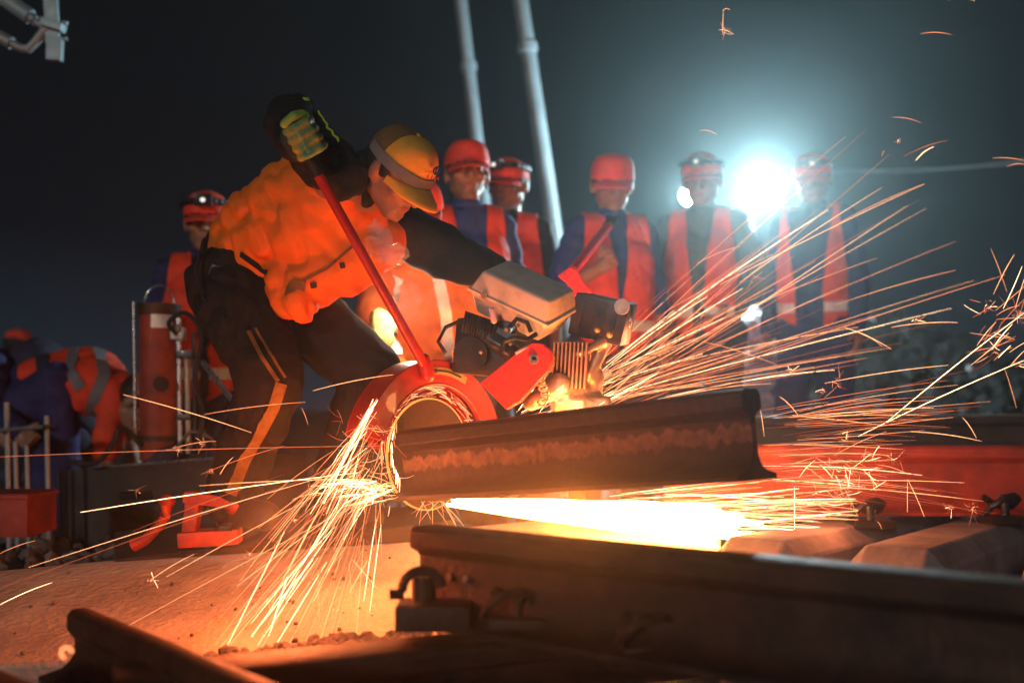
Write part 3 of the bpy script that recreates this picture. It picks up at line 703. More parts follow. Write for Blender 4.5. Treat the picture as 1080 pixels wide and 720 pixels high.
# red rail and dark rail behind
ra = P(700, 546, 3.25); ra.z = .292; rb = V((2.9, 3.25, .287))
redr, rX, rY, rZ = rail('steel_rail', 'long red painted rail across the right behind the sleepers', ra, rb, [M['redrail'], M['redrail']], h=.215, hw=.04)
rail('steel_rail', 'dark rail farther back at right, level with the top of the red rail', V((.9, 4.9, .40)), V((4.6, 4.6, .43)), [M['rust'], M['rust_top']], h=.18)
def clip(px, py, d, label, s=1., col='blackmetal', yaw=0):
    c = P(px, py, d); root = thing('rail_clip', label, 'rail clip', c, 'rail clips along the rails'); r = Matrix.Rotation(yaw, 3, 'Z')
    mb = MB(); pts = [V((-.07, -.02, -.015)), V((-.06, -.045, .01)), V((-.03, -.055, .035)), V((.005, -.045, .042)), V((.03, -.02, .03)), V((.03, .02, .005)), V((.01, .045, .0)), V((-.02, .05, .015)), V((-.045, .035, .030)), V((-.05, .01, .025))]
    sm = []
    for i in range(len(pts)-1):
        for t in (0, .33, .66): sm.append(c+r@(pts[i].lerp(pts[i+1], t)*s))
    mb.tube(sm, .010*s, 8); mb.build('spring_bar', M[col], root)
    b = MB(); b.tube([c+r@V((0, 0, -.03))*s, c+r@V((0, 0, .03))*s], .012*s, 12); b.tube([c+r@V((0, 0, .016))*s, c+r@V((0, 0, .040))*s], .023*s, 6); b.build('bolt', M[col], root)
    b = MB(); b.box(c+V((0, 0, -.03*s)), (.12*s, .09*s, .022*s), r, bev=.004); b.build('base_plate', M[col], root)
    return root
clip(918, 541, 3.08, 'rail clip on the red rail lit by the sparks, left of two', 1.0)
clip(1060, 536, 3.08, 'rail clip on the red rail at the right frame edge', 1.0)
clip(545, 640, 1.80, 'rail clip in the dark below the foreground rail, second from its left end', .8, 'rust')
clip(690, 668, 1.66, 'rail clip in the dark below the foreground rail, third from its left end', .85, 'rust')
def loop_clip():
    c = P(446, 618, 1.86); root = thing('rail_clip', 'rounded rail clip at the left end of the foreground rail', 'rail clip', c, 'rail clips along the rails')
    mb = MB(); pts = []
    for k in range(15):
        a = math.pi*(1.06-1.0*k/14); pts.append(c+V((.036*math.cos(a), -.01, .036*math.sin(a)-.006)))
    mb.tube([c+V((-.058, -.012, -.012))]+pts, .009, 8); mb.build('spring_bar', M['rust'], root)
    b = MB(); b.cyl(c+V((0, .02, -.03)), c+V((0, .02, .015)), .022, 18); b.box(c+V((.02, 0, -.05)), (.13, .1, .045), bev=.006); b.build('base_plate', M['rust'], root)
loop_clip()
# lower left rails
rail('steel_rail', 'dark rail end pointing up at the lower left corner with a hot ember on it', P(84, 712, 2.0), P(330, 850, 1.3), [M['rust'], M['rust']], h=.13, hw=.024)
rail('steel_rail', 'dark rail at the very bottom left corner of the photo', P(-30, 795, 1.7), P(110, 900, 1.1), [M['rust'], M['rust']], h=.14)
rail('steel_rail', 'dark rail lying along the bottom, its edge glowing orange below the ballast strip', P(120, 775, 1.62), P(760, 700, 2.05), [M['rust'], M['rust_top']], h=.10, fw=.07, hw=.06)
em = MB(); c = P(70, 688, 1.50); solo(c)
em.tube([c+V((.008*math.cos(a*.5), 0, .008*math.sin(a*.5))) for a in range(10)], .0018, 6, heat=.99); o = em.build('ember', M['spark']); tag(o, 'small glowing ember ring on the lower left rail', 'ember')

# pale concrete slab at left, lit by the jet
def slabquad(name, label, cat, cs, t, m, bev=.01, sub=1):
    solo(sum((V(c) for c in cs), V())/4); mb = MB(); n = unit((V(cs[1])-V(cs[0])).cross(V(cs[3])-V(cs[0])))
    if n.z < 0: n = -n
    vs = [V(c) for c in cs]+[V(c)-n*t for c in cs]
    mb.add(vs, [(0, 1, 2, 3), (7, 6, 5, 4), (0, 4, 5, 1), (1, 5, 6, 2), (2, 6, 7, 3), (3, 7, 4, 0)]); o = mb.build(name, m, None, auto=.3, bevel=bev); tag(o, label, cat); return o
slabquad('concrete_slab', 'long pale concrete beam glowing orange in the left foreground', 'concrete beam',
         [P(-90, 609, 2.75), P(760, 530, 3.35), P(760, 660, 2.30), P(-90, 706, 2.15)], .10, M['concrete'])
slabquad('timber_bearer', 'dark timber bearer under the bending worker\'s boots', 'timber', [P(120, 560, 3.3), P(480, 528, 3.4), P(480, 548, 3.0), P(120, 590, 2.85)], .14, M['timber'])

# ------------------------------------------------------------ saw
def saw():
    O = P(458, 479, 2.74); X = cX.copy(); X.z = 0; X.normalize()            # disc normal: along the cut rail (towards us, right)
    Yd = V((0, 0, 1)).cross(X).normalized(); 
    if Yd.x < 0: Yd = -Yd                                                    # in the disc plane, away to the right
    Zd = V((0, 0, 1))
    O = O - X*.02
    root = thing('rail_saw', 'red petrol rail saw with grey cover and curved disc guard cutting the rail', 'saw', V((O.x, O.y, .3)))
    def ring(r0, r1, a0, a1, x0, x1, seg=40):
        mb = MB(); vs = []; fs = []
        for i in range(seg+1):
            a = math.radians(a0+(a1-a0)*i/seg); u = Yd*math.cos(a)+Zd*math.sin(a)
            for r_, x_ in ((r0, x0), (r1, x0), (r1, x1), (r0, x1)): vs.append(O+u*r_+X*x_)
        for i in range(seg):
            for k in range(4):
                k2 = (k+1) % 4; fs.append((i*4+k, i*4+k2, (i+1)*4+k2, (i+1)*4+k))
        if abs(a1-a0) < 359: fs += [(0, 1, 2, 3), tuple(seg*4+k for k in (3, 2, 1, 0))]
        mb.add(vs, fs); return mb
    d_ = ring(.02, .146, 0, 360, -.002, .002, 72); d_.build('cutting_disc', M['disc'], root)
    disc = C.objects[-1]
    ring(.1445, .1485, 0, 360, -.0025, .0025, 72).build('hot_rim', M['hotedge'], disc)
    f_ = ring(.0, .045, 0, 360, .002, .012, 32); f_.build('flange', M['blackmetal'], disc)
    g = ring(.186, .248, 0, 168, .028, .034)                                 # near cheek
    g.v and None
    g2 = ring(.242, .248, 0, 168, -.045, .030); g.add(g2.v, g2.f)
    g3 = ring(.07, .248, 0, 168, -.050, -.045); g.add(g3.v, g3.f)
    g4 = ring(.182, .188, 0, 168, .018, .036); g.add(g4.v, g4.f)
    go = g.build('wheel_guard', M['guardred'], root, auto=.4, bevel=.002)
    lab = ring(.210, .229, 62, 97, .0345, .0365, 14); lo = lab.build('label_plate', M['brass'], go)
    ar = ring(.217, .222, 68, 92, .0368, .0385, 10); 
    a = math.radians(92); u = Yd*math.cos(a)+Zd*math.sin(a); tng = -Yd*math.sin(a)+Zd*math.cos(a)
    ar.add([O+u*.2115+X*.0375, O+u*.2275+X*.0375, O+u*.2195+tng*.014+X*.0375], [(0, 1, 2)]); ar.build('arrow_mark', M['black'], lo)
    # red arm plate facing us with a bolt
    q = P
    pl = MB(); D = 2.62
    out = [(506, 404), (552, 366), (562, 361), (572, 362), (580, 369), (582, 379), (578, 391), (548, 424), (534, 432)]
    vs = [q(x, y, D) for x, y in out]+[q(x, y, D)+V((.006, .022, 0)) for x, y in out]; n = len(out)
    pl.add(vs, [tuple(range(n)), tuple(range(n, 2*n))[::-1]]+[(i, (i+1) % n, (i+1) % n+n, i+n) for i in range(n)])
    po = pl.build('arm_plate', M['redbright'], root, auto=.3, bevel=.003)
    c = q(563, 379, D); b = MB(); b.cyl(c-V((0, .002, 0)), c-V((0, .008, 0)), .0125, 20); b.build('pivot_bolt', M['steel'], po)
    b = MB(); b.cyl(c-V((0, .008, 0)), c-V((0, .014, 0)), .007, 6); b.build('bolt_head', M['blackmetal'], po)
    b = MB(); b.box(q(550, 369, D)-V((0, .001, 0)), (.036, .002, .008), Euler((0, -.55, 0)).to_matrix()); b.build('sticker', M['label'], po)
    # engine
    R = Euler((.12, math.radians(27), math.radians(-14))).to_matrix()
    e = MB(); e.box(q(520, 368, 2.80), (.17, .16, .15), Euler((0, .1, -.3)).to_matrix(), bev=.018); e.cap(q(505, 350, 2.72), q(540, 372, 2.70), .022, .026)
    e.cyl(q(498, 372, 2.74), q(496, 373, 2.70), .045, 24)
    eo = e.build('engine_block', M['blackmetal'], root, auto=.5)
    fb = MB()
    for i in range(11):
        cc = q(492+i*3.0, 340+i*1.0, 2.72-.0*i); fb.box(cc, (.003, .06, .055), Euler((0, .2, -.2)).to_matrix())
    fb.build('starter_fins', M['blackmetal'], eo)
    sw = MB(); sw.cap(q(519, 327, 2.66), q(521, 338, 2.66), .008); sw.build('switch', M['label'], eo)
    for (x, y, r_) in ((535, 347, .009), (542, 354, .008), (546, 343, .006), (507, 371, .006), (538, 362, .007)):
        s = MB(); s.cyl(q(x, y, 2.66), q(x, y, 2.65), r_, 6); s.build('bolt', M['castmetal'], eo)
    cb_ = MB(); cb_.tube([q(528, 372, 2.65), q(532, 360, 2.645), q(542, 356, 2.64), q(556, 358, 2.64), q(566, 352, 2.65)], .006, 8)
    cb_.build('cable', M['rubber'], root); cb_ = MB(); cb_.tube([q(470, 372, 2.66), q(462, 360, 2.67), q(470, 345, 2.70), q(486, 338, 2.70)], .005, 8)
    cb_.build('cable', M['rubber'], root); cb_ = MB(); cb_.tube([q(538, 345, 2.66), q(545, 336, 2.66), q(556, 340, 2.66), q(560, 350, 2.66)], .006, 8); cb_.build('cable', M['rubber'], root)
    # air filter cover: tapering box, spark light painted into its paler lower half
    def frus(c, R, top, bot, h, mi=0, bev=.01):
        bm = bmesh.new(); bmesh.ops.create_cube(bm, size=1)
        for v in bm.verts:
            w = top if v.co.z > 0 else bot; v.co = V((v.co.x*w[0], v.co.y*w[1], v.co.z*h))
        bmesh.ops.bevel(bm, geom=list(bm.edges), offset=bev, segments=3, affect='EDGES', profile=.6)
        bm.transform(Matrix.Translation(c)@R.to_4x4()); mb = MB(); mb.frombm(bm); return mb
    Rc = Euler((math.radians(22), math.radians(25), math.radians(-24))).to_matrix()
    cc = q(553, 313, 2.74)
    frus(cc+Rc@V((0, 0, .022)), Rc, (.205, .13), (.245, .165), .058).build('filter_cover', M['greycover'], root, auto=.5)
    cov = C.objects[-1]
    frus(cc+Rc@V((.0, 0, -.037)), Rc, (.240, .160), (.195, .125), .066).build('filter_base', M['litcover'], root, auto=.5)
    s = MB(); s.box(cc+Rc@V((0, 0, -.006)), (.252, .172, .008), Rc, bev=.003); s.build('seal', M['litcover'], cov)
    s = MB(); s.cyl(cc+Rc@V((-.07, -.086, .0)), cc+Rc@V((-.07, -.094, .0)), .008, 12); s.build('screw', M['steel'], cov)
    # tank and second housing at right
    Rt = Euler((.1, math.radians(14), math.radians(-18))).to_matrix()
    t = MB(); t.box(q(636, 336, 2.78), (.150, .11, .115), Rt, bev=.014); to = t.build('fuel_tank', M['blackmetal'], root, auto=.5)
    t = MB()
    for i in range(4): t.box(q(636, 336, 2.78)+Rt@V((-.045+.03*i, -.056, 0)), (.006, .006, .09), Rt, bev=.002)
    t.build('tank_rib', M['blackmetal'], to)
    t = MB(); t.cyl(q(656, 324, 2.70), q(656, 323, 2.68), .020, 20); t.build('tank_cap', M['castmetal'], to)
    t = MB(); t.cyl(q(668, 322, 2.72), q(664, 345, 2.70), .004, 8); t.build('handle_clip', M['steel'], to)
    t = MB(); t.cyl(q(630, 347, 2.70), q(630, 348, 2.69), .008, 8); t.cyl(q(643, 352, 2.70), q(643, 353, 2.69), .009, 8); t.build('brass_nut', M['brass'], to)
    # finned cylinder
    fn = MB()
    for i in range(9): fn.box(q(586+i*4.2, 386, 2.74), (.0045, .09, .12), Euler((0, .06, -.2)).to_matrix(), bev=.001)
    fn.box(q(602, 386, 2.80), (.09, .07, .13), bev=.01); fn.build('cooling_fins', M['copper'], root)
    # chain-like clamp and castings
    cl = MB()
    for i in range(11):
        a = q(578+math.sin(i*.9)*4-i*.8, 372+i*5.2, 2.66); cl.tube([a+V((.010*math.cos(k*.7), -.002, .010*math.sin(k*.7))) for k in range(10)], .0035, 6)
    cl.build('chain', M['castmetal'], root)
    cl = MB(); cl.cap(q(560, 425, 2.72), q(590, 405, 2.70), .022, .030); cl.cap(q(590, 405, 2.74), q(628, 410, 2.78), .03, .02); cl.ell(q(626, 398, 2.76), (.030, .016, .034)); cl.cap(q(640, 360, 2.76), q(622, 395, 2.75), .016, .014)
    cl.cap(q(612, 372, 2.72), q(640, 358, 2.74), .014, .012); cl.box(q(612, 428, 2.78), (.16, .1, .05), bev=.01)
    skin_obj('gear_casting', cl, M['castmetal'], root, .006, 1, (.004, 20, (1, 1, 1)))
    # lower guide arm towards the rail and the red skid plates by the worker's leg
    k = MB(); k.box(q(404, 452, 2.80), (.05, .02, .12), Euler((0, .35, .3)).to_matrix(), bev=.004); k.box(q(392, 440, 2.84), (.10, .02, .05), Euler((0, .5, .3)).to_matrix(), bev=.004); k.build('guide_clamp', M['red'], root, bevel=.001)
    # long red lever held by the worker
    l = MB(); a = q(331, 176, 2.47); b_ = q(447, 384, 2.66); l.cyl(a.lerp(b_, .035), b_, .0125, 18)
    lo = l.build('lever', M['red'], root)
    l = MB(); l.cyl(a-(b_-a)*.12, a.lerp(b_, .04), .0150, 16); l.build('lever_grip', M['rubber'], lo)
    l = MB(); l.cap(q(447, 380, 2.68), q(452, 396, 2.68), .018); l.build('lever_joint', M['red'], lo)
saw()
# red lever with flared foot, right of the cover
def lever2():
    root = thing('pry_lever', 'short bright red lever with a flared foot, rising from the saw to a worker\'s hand', 'lever', P(604, 300, 3.2))
    q = P
    l = MB(); l.cyl(q(641, 239, 3.5), q(604, 286, 3.1), .0155, 16); l.build('shaft', M['redbright'], root)
    l = MB(); out = [(601, 281), (609, 285), (615, 296), (624, 308), (604, 313), (599, 300), (588, 291)]; D = 3.09; n = len(out)
    l.add([q(x, y, D) for x, y in out]+[q(x, y, D+.03) for x, y in out], [tuple(range(n)), tuple(range(n, 2*n))[::-1]]+[(i, (i+1) % n, (i+1) % n+n, i+n) for i in range(n)])
    l.build('foot', M['redbright'], root, bevel=.003)
    l = MB(); l.cyl(q(641, 239, 3.5), q(646, 233, 3.56), .019, 14); l.build('grip', M['rubber'], root)
lever2()

# ------------------------------------------------------------ left equipment
def left_stuff():
    q = P
    # dark equipment box
    root = thing('equipment_case', 'low dark grey equipment case with a bright top edge beneath the red cylinder', 'case', q(160, 560, 3.7))
    tl, tr = q(62, 496, 3.9), q(236, 482, 3.5)
    X = (tr-tl); L = X.length; X.normalize(); Yb = V((0, 0, 1)).cross(X).normalized(); h = .32
    c = (tl+tr)/2+Yb*.22-V((0, 0, h/2)); Rm = Matrix((X, Yb, X.cross(Yb))).transposed()
    b = MB(); b.box(c, (L, .44, h), Rm, bev=.008); b.build('case_body', M['darkbox'], root)
    b = MB(); b.box((tl+tr)/2+X*.12+V((0, 0, .0)), (L*.62, .008, .008), Rm, bev=.002); b.build('edge_highlight', M['steel'], root)  # bright strip added for the light caught along the top edge
    b = MB(); b.box(c-Yb*.224+V((0, 0, .05)), (.16, .01, .03), Rm, bev=.003); b.build('latch', M['blackmetal'], root)
    # hydraulic cylinder
    base = q(168, 482, 3.86); base.z -= .01; root = thing('hydraulic_cylinder', 'upright red hydraulic cylinder with white label and wire loop on top', 'cylinder', base)
    s = 3.86/F; b = MB(); b.cyl(base, base+V((0, 0, 152*s)), 20*s, 32); b.build('barrel', M['redrail'], root)
    b = MB(); b.cyl(base+V((0, 0, 152*s)), base+V((0, 0, 164*s)), 22*s, 32); b.build('collar_ring', M['rust'], root)
    b = MB(); b.cyl(base+V((0, 0, 20*s)), base+V((0, 0, 26*s)), 21.5*s, 32); b.build('collar_ring', M['rust'], root)
    b = MB(); vs = []; fs = []
    for i in range(9):
        a = math.radians(-95+8*i); vs += [base+V((20.6*s*math.cos(a), 20.6*s*math.sin(a), 138*s)), base+V((20.6*s*math.cos(a), 20.6*s*math.sin(a), 152*s))]
    for i in range(8): fs.append((2*i, 2*i+2, 2*i+3, 2*i+1))
    b.add(vs, fs); b.build('label_sticker', M['reflective'], root)
    b = MB(); cc = base+V((0, 0, 164*s)); b.tube([cc+V((16*s*math.cos(math.pi*k/12), 0, 20*s*math.sin(math.pi*k/12))) for k in range(13)], .0025, 6); b.build('wire_handle', M['steel'], root)
    for x0, w, m, yb, yt in ((190, 2.6, 'steel', 478, 335), (199, 3.2, 'castmetal', 478, 372), (206, 2.2, 'blackmetal', 478, 350), (143, 1.6, 'steel', 470, 318)):
        b = MB(); p = q(x0, yb, 3.84); b.cyl(p, q(x0-2, yt, 3.84), w*s, 14); b.build('tie_rod', M[m], root)
    b = MB(); b.box(q(196, 374, 3.84), (.06, .04, .03), bev=.004); b.build('rod_clamp', M['blackmetal'], root); b = MB(); b.box(q(196, 440, 3.84), (.05, .04, .02), bev=.004); b.build('rod_clamp', M['blackmetal'], root)
    for k, (pts, w_, mt) in enumerate((([(186, 352), (178, 340), (196, 330), (212, 352), (206, 400), (214, 440), (204, 478)], .009, 'rubber'), ([(150, 470), (128, 450), (118, 470), (100, 488), (70, 486)], .010, 'rubber'), ([(188, 470), (202, 455), (222, 462), (232, 480)], .006, 'castmetal'))):
        b = MB(); P3 = [q(x, y, 3.80-.03*j) for j, (x, y) in enumerate(pts)]; sm = []
        for j in range(len(P3)-1):
            p0, p1, p2, p3 = P3[max(j-1, 0)], P3[j], P3[j+1], P3[min(j+2, len(P3)-1)]
            for t in (0, .25, .5, .75): sm.append(.5*((2*p1)+(p2-p0)*t+(2*p0-5*p1+4*p2-p3)*t*t+(3*p1-p0-3*p2+p3)*t**3))
        b.tube(sm+[P3[-1]], w_, 8); b.build('hydraulic_hose', M[mt], root)
    b = MB(); b.box(q(188, 352, 3.82), (.05, .04, .045), bev=.006); b.cyl(q(188, 350, 3.80), q(188, 342, 3.80), .012, 10); b.build('valve', M['castmetal'], root)
    b = MB(); b.cyl(q(170, 405, 3.79), q(170, 405, 3.77), .028, 20); b.build('pressure_gauge', M['blackmetal'], root)
    # shiny steel bar leaning behind the worker
    solo(q(232, 405, 3.3)); b = MB(); b.box((q(214, 382, 3.35)+q(250, 428, 3.2))/2, ((q(214, 382, 3.35)-q(250, 428, 3.2)).length, .012, .016),
        (q(250, 428, 3.2)-q(214, 382, 3.35)).to_track_quat('X', 'Z').to_matrix(), bev=.003); b.cap(q(250, 428, 3.2), q(262, 445, 3.15), .007)
    o = b.build('steel_bar', M['steel']); tag(o, 'short shiny steel bar slanting down behind the bending worker\'s leg', 'bar')
    # trestle
    root = thing('metal_trestle', 'galvanised trestle with thin legs at the left frame edge', 'trestle', q(28, 560, 3.6))
    for x, y0, y1, r_ in ((7, 424, 580, .010), (49, 438, 580, .009), (16, 465, 590, .008), (28, 470, 590, .008)):
        b = MB(); b.cyl(q(x, y0, 3.6+(x % 3)*.06), q(x+3, y1, 3.6+(x % 3)*.06), r_, 12); b.build('leg', M['polesteel'], root)
    b = MB(); b.box(q(22, 452, 3.66), (.20, .10, .014), Euler((0, -.08, 0)).to_matrix(), bev=.003); b.build('top_rail', M['darkbox'], root)
    # rusty red crate
    root = thing('tool_crate', 'small rust red steel crate on the ballast at left below the trestle', 'crate', q(20, 560, 3.2))
    b = MB(); b.box(q(12, 540, 3.2), (.19, .2, .13), bev=.006); b.build('crate_body', M['redrail'], root); b = MB(); b.box(q(12, 521, 3.19), (.20, .21, .012), bev=.003); b.build('lid', M['redrail'], root)
    # orange rail jack
    root = thing('rail_jack', 'orange red rail jack with curved arms standing before the bending worker\'s boot', 'jack', q(205, 575, 2.78)); D = 2.76
    b = MB(); b.box(q(222, 566, D), (.155, .09, .040), Euler((0, -.05, .1)).to_matrix(), bev=.007); b.build('base', M['redorange'], root)
    b = MB(); b.box(q(203, 545, D), (.036, .05, .14), Euler((0, .12, 0)).to_matrix(), bev=.006); b.build('upright', M['redorange'], root)
    b = MB(); b.box(q(222, 527, D-.01), (.135, .045, .030), Euler((0, .14, .1)).to_matrix(), bev=.006); b.ell(q(246, 533, D-.01), (.024, .02, .024)); b.build('top_arm', M['redorange'], root)
    b = MB(); b.tube([q(176, 532, D), q(174, 545, D), q(166, 556, D), q(154, 568, D), q(140, 575, D)], [.017, .014, .014, .015, .018], 10); b.ell(q(176, 528, D), (.022, .02, .018)); b.build('curved_arm', M['redorange'], root)
    b = MB(); b.cyl(q(232, 556, D-.06), q(244, 556, D-.06), .010, 12); b.build('pin', M['blackmetal'], root)
left_stuff()

# ------------------------------------------------------------ poles, bracket, cable, floodlights
def pole(label, top, bot, d, r):
    a = P(*top, d); b = P(*bot, d); dr = (a-b).normalized()
    base = b-dr*((b.z)/dr.z); root = thing('catenary_pole', label, 'pole', base, 'leaning pale poles')
    m_ = MB(); m_.cyl(base, a+dr*1.2, r, 24, r2=r*.8); m_.build('shaft', M['polesteel'], root)
    m_ = MB(); m_.cyl(base-V((0, 0, .0)), base+dr*.08, r*1.7, 20); m_.build('base_flange', M['polesteel'], root)
    m_ = MB(); c = base+dr*2.9; m_.cyl(c, c+dr*.05, r*1.15, 24); m_.build('clamp_band', M['polesteel'], root)
pole('pale leaning pole rising behind the man in blue shirt, left one of the two', (486, 0), (503, 148), 7.0, .050)
pole('pale leaning pole rising behind the headlamp man, right and thicker one of the two', (549, 0), (592, 292), 6.6, .056)
def bracket():
    q = P; D = 4.0; root = thing('catenary_bracket', 'galvanised overhead line bracket with two tubes at the top left corner', 'bracket', q(56, 30, D))
    b = MB(); b.box(q(54, 6, D), (.052, .02, .30), Euler((0, -.05, 0)).to_matrix(), bev=.003); b.box(q(58, 52, D), (.058, .03, .09), Euler((0, .05, 0)).to_matrix(), bev=.004); b.build('mast_plate', M['bracket'], root)
    b = MB(); b.cyl(q(-40, -32, D), q(32, 18, D), .030, 20); b.build('upper_tube', M['bracket'], root)
    b = MB(); b.cyl(q(-40, 18, D), q(12, 46, D), .024, 20); b.build('lower_tube', M['polesteel'], root)
    b = MB(); b.cyl(q(30, 17, D), q(37, 22, D), .021, 16); b.cyl(q(36, 22, D), q(48, 30, D), .014, 16); b.build('tube_socket', M['polesteel'], root)
    b = MB(); b.cyl(q(10, 45, D), q(22, 51, D), .016, 16); b.tube([q(22, 51, D), q(30, 52, D), q(38, 44, D), q(46, 33, D), q(54, 28, D)], .017, 12); b.build('elbow_arm', M['polesteel'], root)
    b = MB(); b.box(q(56, 27, D-.02), (.085, .05, .03), Euler((0, .3, 0)).to_matrix(), bev=.005); b.cyl(q(66, 42, D-.03), q(71, 41, D-.03), .008, 8); b.cyl(q(66, 24, D-.03), q(71, 25, D-.03), .008, 8); b.build('clamp', M['bracket'], root)
bracket()
solo(P(980, 172, 9)); m_ = MB(); m_.tube([P(840, 181, 9).lerp(P(1150, 161, 9), i/20)-V((0, 0, .06*math.sin(math.pi*i/20))) for i in range(21)], .014, 6)
o = m_.build('overhead_cable', M['polesteel']); tag(o, 'faint cable crossing the dark sky at right', 'cable')
def flood(px, py, d, r, label, energy):
    c = P(px, py, d); root = thing('floodlight', label, 'floodlight', V((c.x, c.y, 0)), 'tripod floodlights')
    b = MB(); b.cyl(c+V((0, .10, 0)), c+V((0, .012, 0)), r*.7, 28, r2=r*1.08); b.build('housing', M['blackmetal'], root)
    b = MB(); b.cyl(c+V((0, .012, 0)), c, r, 32); b.build('lens', M['lens'], root)
    b = MB(); b.cyl(V((c.x, c.y+.08, .45)), V((c.x, c.y+.08, c.z-.05)), .018, 12); b.build('mast', M['blackmetal'], root)
    for k in range(3):
        a = k*2.094+.4; g = MB(); g.cyl(V((c.x, c.y+.08, .62)), V((c.x+.4*math.cos(a), c.y+.08+.4*math.sin(a), .0)), .011, 10); g.build('tripod_leg', M['blackmetal'], root)
    l = bpy.data.lights.new('floodlight_beam', 'POINT'); l.energy = energy; l.color = (.64, .93, 1.); l.shadow_soft_size = r*.8
    lo = bpy.data.objects.new('floodlight_beam', l); C.objects.link(lo); lo.parent = root; lo.location = (0, -.16, c.z)
flood(797, 203, 6.3, .11, 'blinding round floodlight on a tripod between two workers at right', 300)
flood(728, 206, 6.2, .06, 'smaller floodlight mostly hidden behind the head of the dark-clothed man', 60)

# rubble heap and small bright things
def heap():
    rnd = random.Random(3); c = V((3.0, 8.2, 0)); solo(c); mb = MB()
    for i in range(900):
        a = rnd.random()*6.283; r_ = rnd.random()**.6; x = c.x+math.cos(a)*r_*2.3; y = c.y+math.sin(a)*r_*1.2; z = 1.35*(1-r_)**.8+.02
        s = .05+rnd.random()*.06; pale = rnd.random() < .07; s = s*(.55 if pale else 1); bm = bmesh.new(); bmesh.ops.create_icosphere(bm, subdivisions=1, radius=s)
        for v in bm.verts: v.co = V((v.co.x*rnd.uniform(.7, 1.3), v.co.y*rnd.uniform(.7, 1.3), v.co.z*rnd.uniform(.5, 1.)))
        bm.transform(Matrix.Translation((x, y, z))@Euler((rnd.random()*3, rnd.random()*3, rnd.random()*3)).to_matrix().to_4x4()); mb.frombm(bm, 1 if pale else 0)
    bm = bmesh.new(); bmesh.ops.create_cone(bm, cap_ends=True, segments=32, radius1=2.35, radius2=.1, depth=1.3); 
    bm.transform(Matrix.Translation((c.x, c.y, .60))@Matrix.Diagonal((1, .52, 1, 1))); mb.frombm(bm, 0)
    o = mb.build('stone_heap', [M['wetstone'], M['glint_sack']], None, smooth=False); tag(o, 'heap of broken stones with pale ones painted as glints at right', 'stone heap', kind='stuff')
heap()
solo(P(796, 350, 5.9)); m_ = MB(); c = P(797, 348, 5.9)
m_.ell(c, (.11, .07, .10)); m_.ell(c+V((.08, 0, -.07)), (.09, .07, .08)); m_.ell(c+V((0, 0, .1)), (.03, .03, .04)); m_.cap(c, V((c.x, c.y, .10)), .10, .12)
o = skin_obj('plastic_sack', m_, M['glint_sack'], None, .012, 1, (.03, 12, (1, 1, 1))); o.location = ORG[-1]; tag(o, 'white plastic sack shining below the blinding floodlight', 'sack')

# ------------------------------------------------------------ ground and ballast
def gh(x, y):
    s = max(0, min(1, (4.5-y)/.9)); s = s*s*(3-2*s)
    k = max(0, min(1, (x+.1)/.5)) if y < 2.9 else 1
    return .115*s*k+(.0)
def ground():
    solo((0, 0, 0)); mb = MB()
    xs = [-200, -80, -30, -12]+[-6+.25*i for i in range(49)]+[12, 30, 80, 200]; ys = [-30, -8, -3]+[-1+.25*i for i in range(37)]+[10, 14, 22, 40, 80, 200]
    vs = [V((x, y, gh(x, y)+(.02*noise.noise(V((x*2, y*2, 0))) if abs(x) < 7 and y < 9 else 0))) for y in ys for x in xs]; n = len(xs)
    mb.add(vs, [(j*n+i, j*n+i+1, (j+1)*n+i+1, (j+1)*n+i) for j in range(len(ys)-1) for i in range(n-1)])
    o = mb.build('ground', M['ground'], None, auto=0); o['kind'] = 'structure'
    rnd = random.Random(11); mb = MB(); base = []
    for k in range(10):
        bm = bmesh.new(); bmesh.ops.create_icosphere(bm, subdivisions=1, radius=1)
        for v in bm.verts: v.co *= rnd.uniform(.7, 1.15)
        bm.verts.index_update(); base.append(([v.co.copy() for v in bm.verts], [[v.index for v in f.verts] for f in bm.faces])); bm.free()
    for i in range(6500):
        y = 1.3+rnd.random()**1.25*6.5; x = rnd.uniform(-.62, .68)*y*1.0; s = rnd.uniform(.016, .034)
        if x < .55 and y < 3.15 and y > 1.75: continue
        vv, ff = rnd.choice(base); R = Euler((rnd.random()*6, rnd.random()*6, rnd.random()*6)).to_matrix()
        dz = rnd.uniform(0, .05) if rnd.random() < .5 else 0
        c = V((x, y, gh(x, y)+s*.4+dz*.6)); k = V((rnd.uniform(.8, 1.3), rnd.uniform(.8, 1.2), rnd.uniform(.6, 1)))
        mb.add([c+R@V((v.x*k.x, v.y*k.y, v.z*k.z))*s for v in vv], ff)
    A_, B_, C_, D_ = P(-90, 609, 2.75), P(760, 530, 3.35), P(760, 660, 2.30), P(-90, 706, 2.15)
    for i in range(60):
        u_, v_ = rnd.uniform(0, .62), rnd.random()**.6; p = A_.lerp(B_, u_).lerp(D_.lerp(C_, u_), v_); s = rnd.uniform(.002, .007)*(1.6 if v_ > .9 else 1); vv, ff = rnd.choice(base); mb.add([p+V((0, 0, s*.6))+v*s for v in vv], ff)
    # strip of stones along the front of the beam
    for i in range(900):
        t = rnd.random(); p = P(120, 706, 2.05).lerp(P(470, 662, 2.2), t)+V((rnd.uniform(-.05, .05), rnd.uniform(-.15, .05), rnd.uniform(-.04, .0))); s = rnd.uniform(.010, .022)
        vv, ff = rnd.choice(base); R = Euler((rnd.random()*6, rnd.random()*6, rnd.random()*6)).to_matrix(); mb.add([p+R@v*s for v in vv], ff)
    o = mb.build('ballast_stones', M['ballast'], None, smooth=False, auto=0); tag(o, 'dark broken ballast stones strewn over the track bed', 'ballast', kind='stuff')
ground()

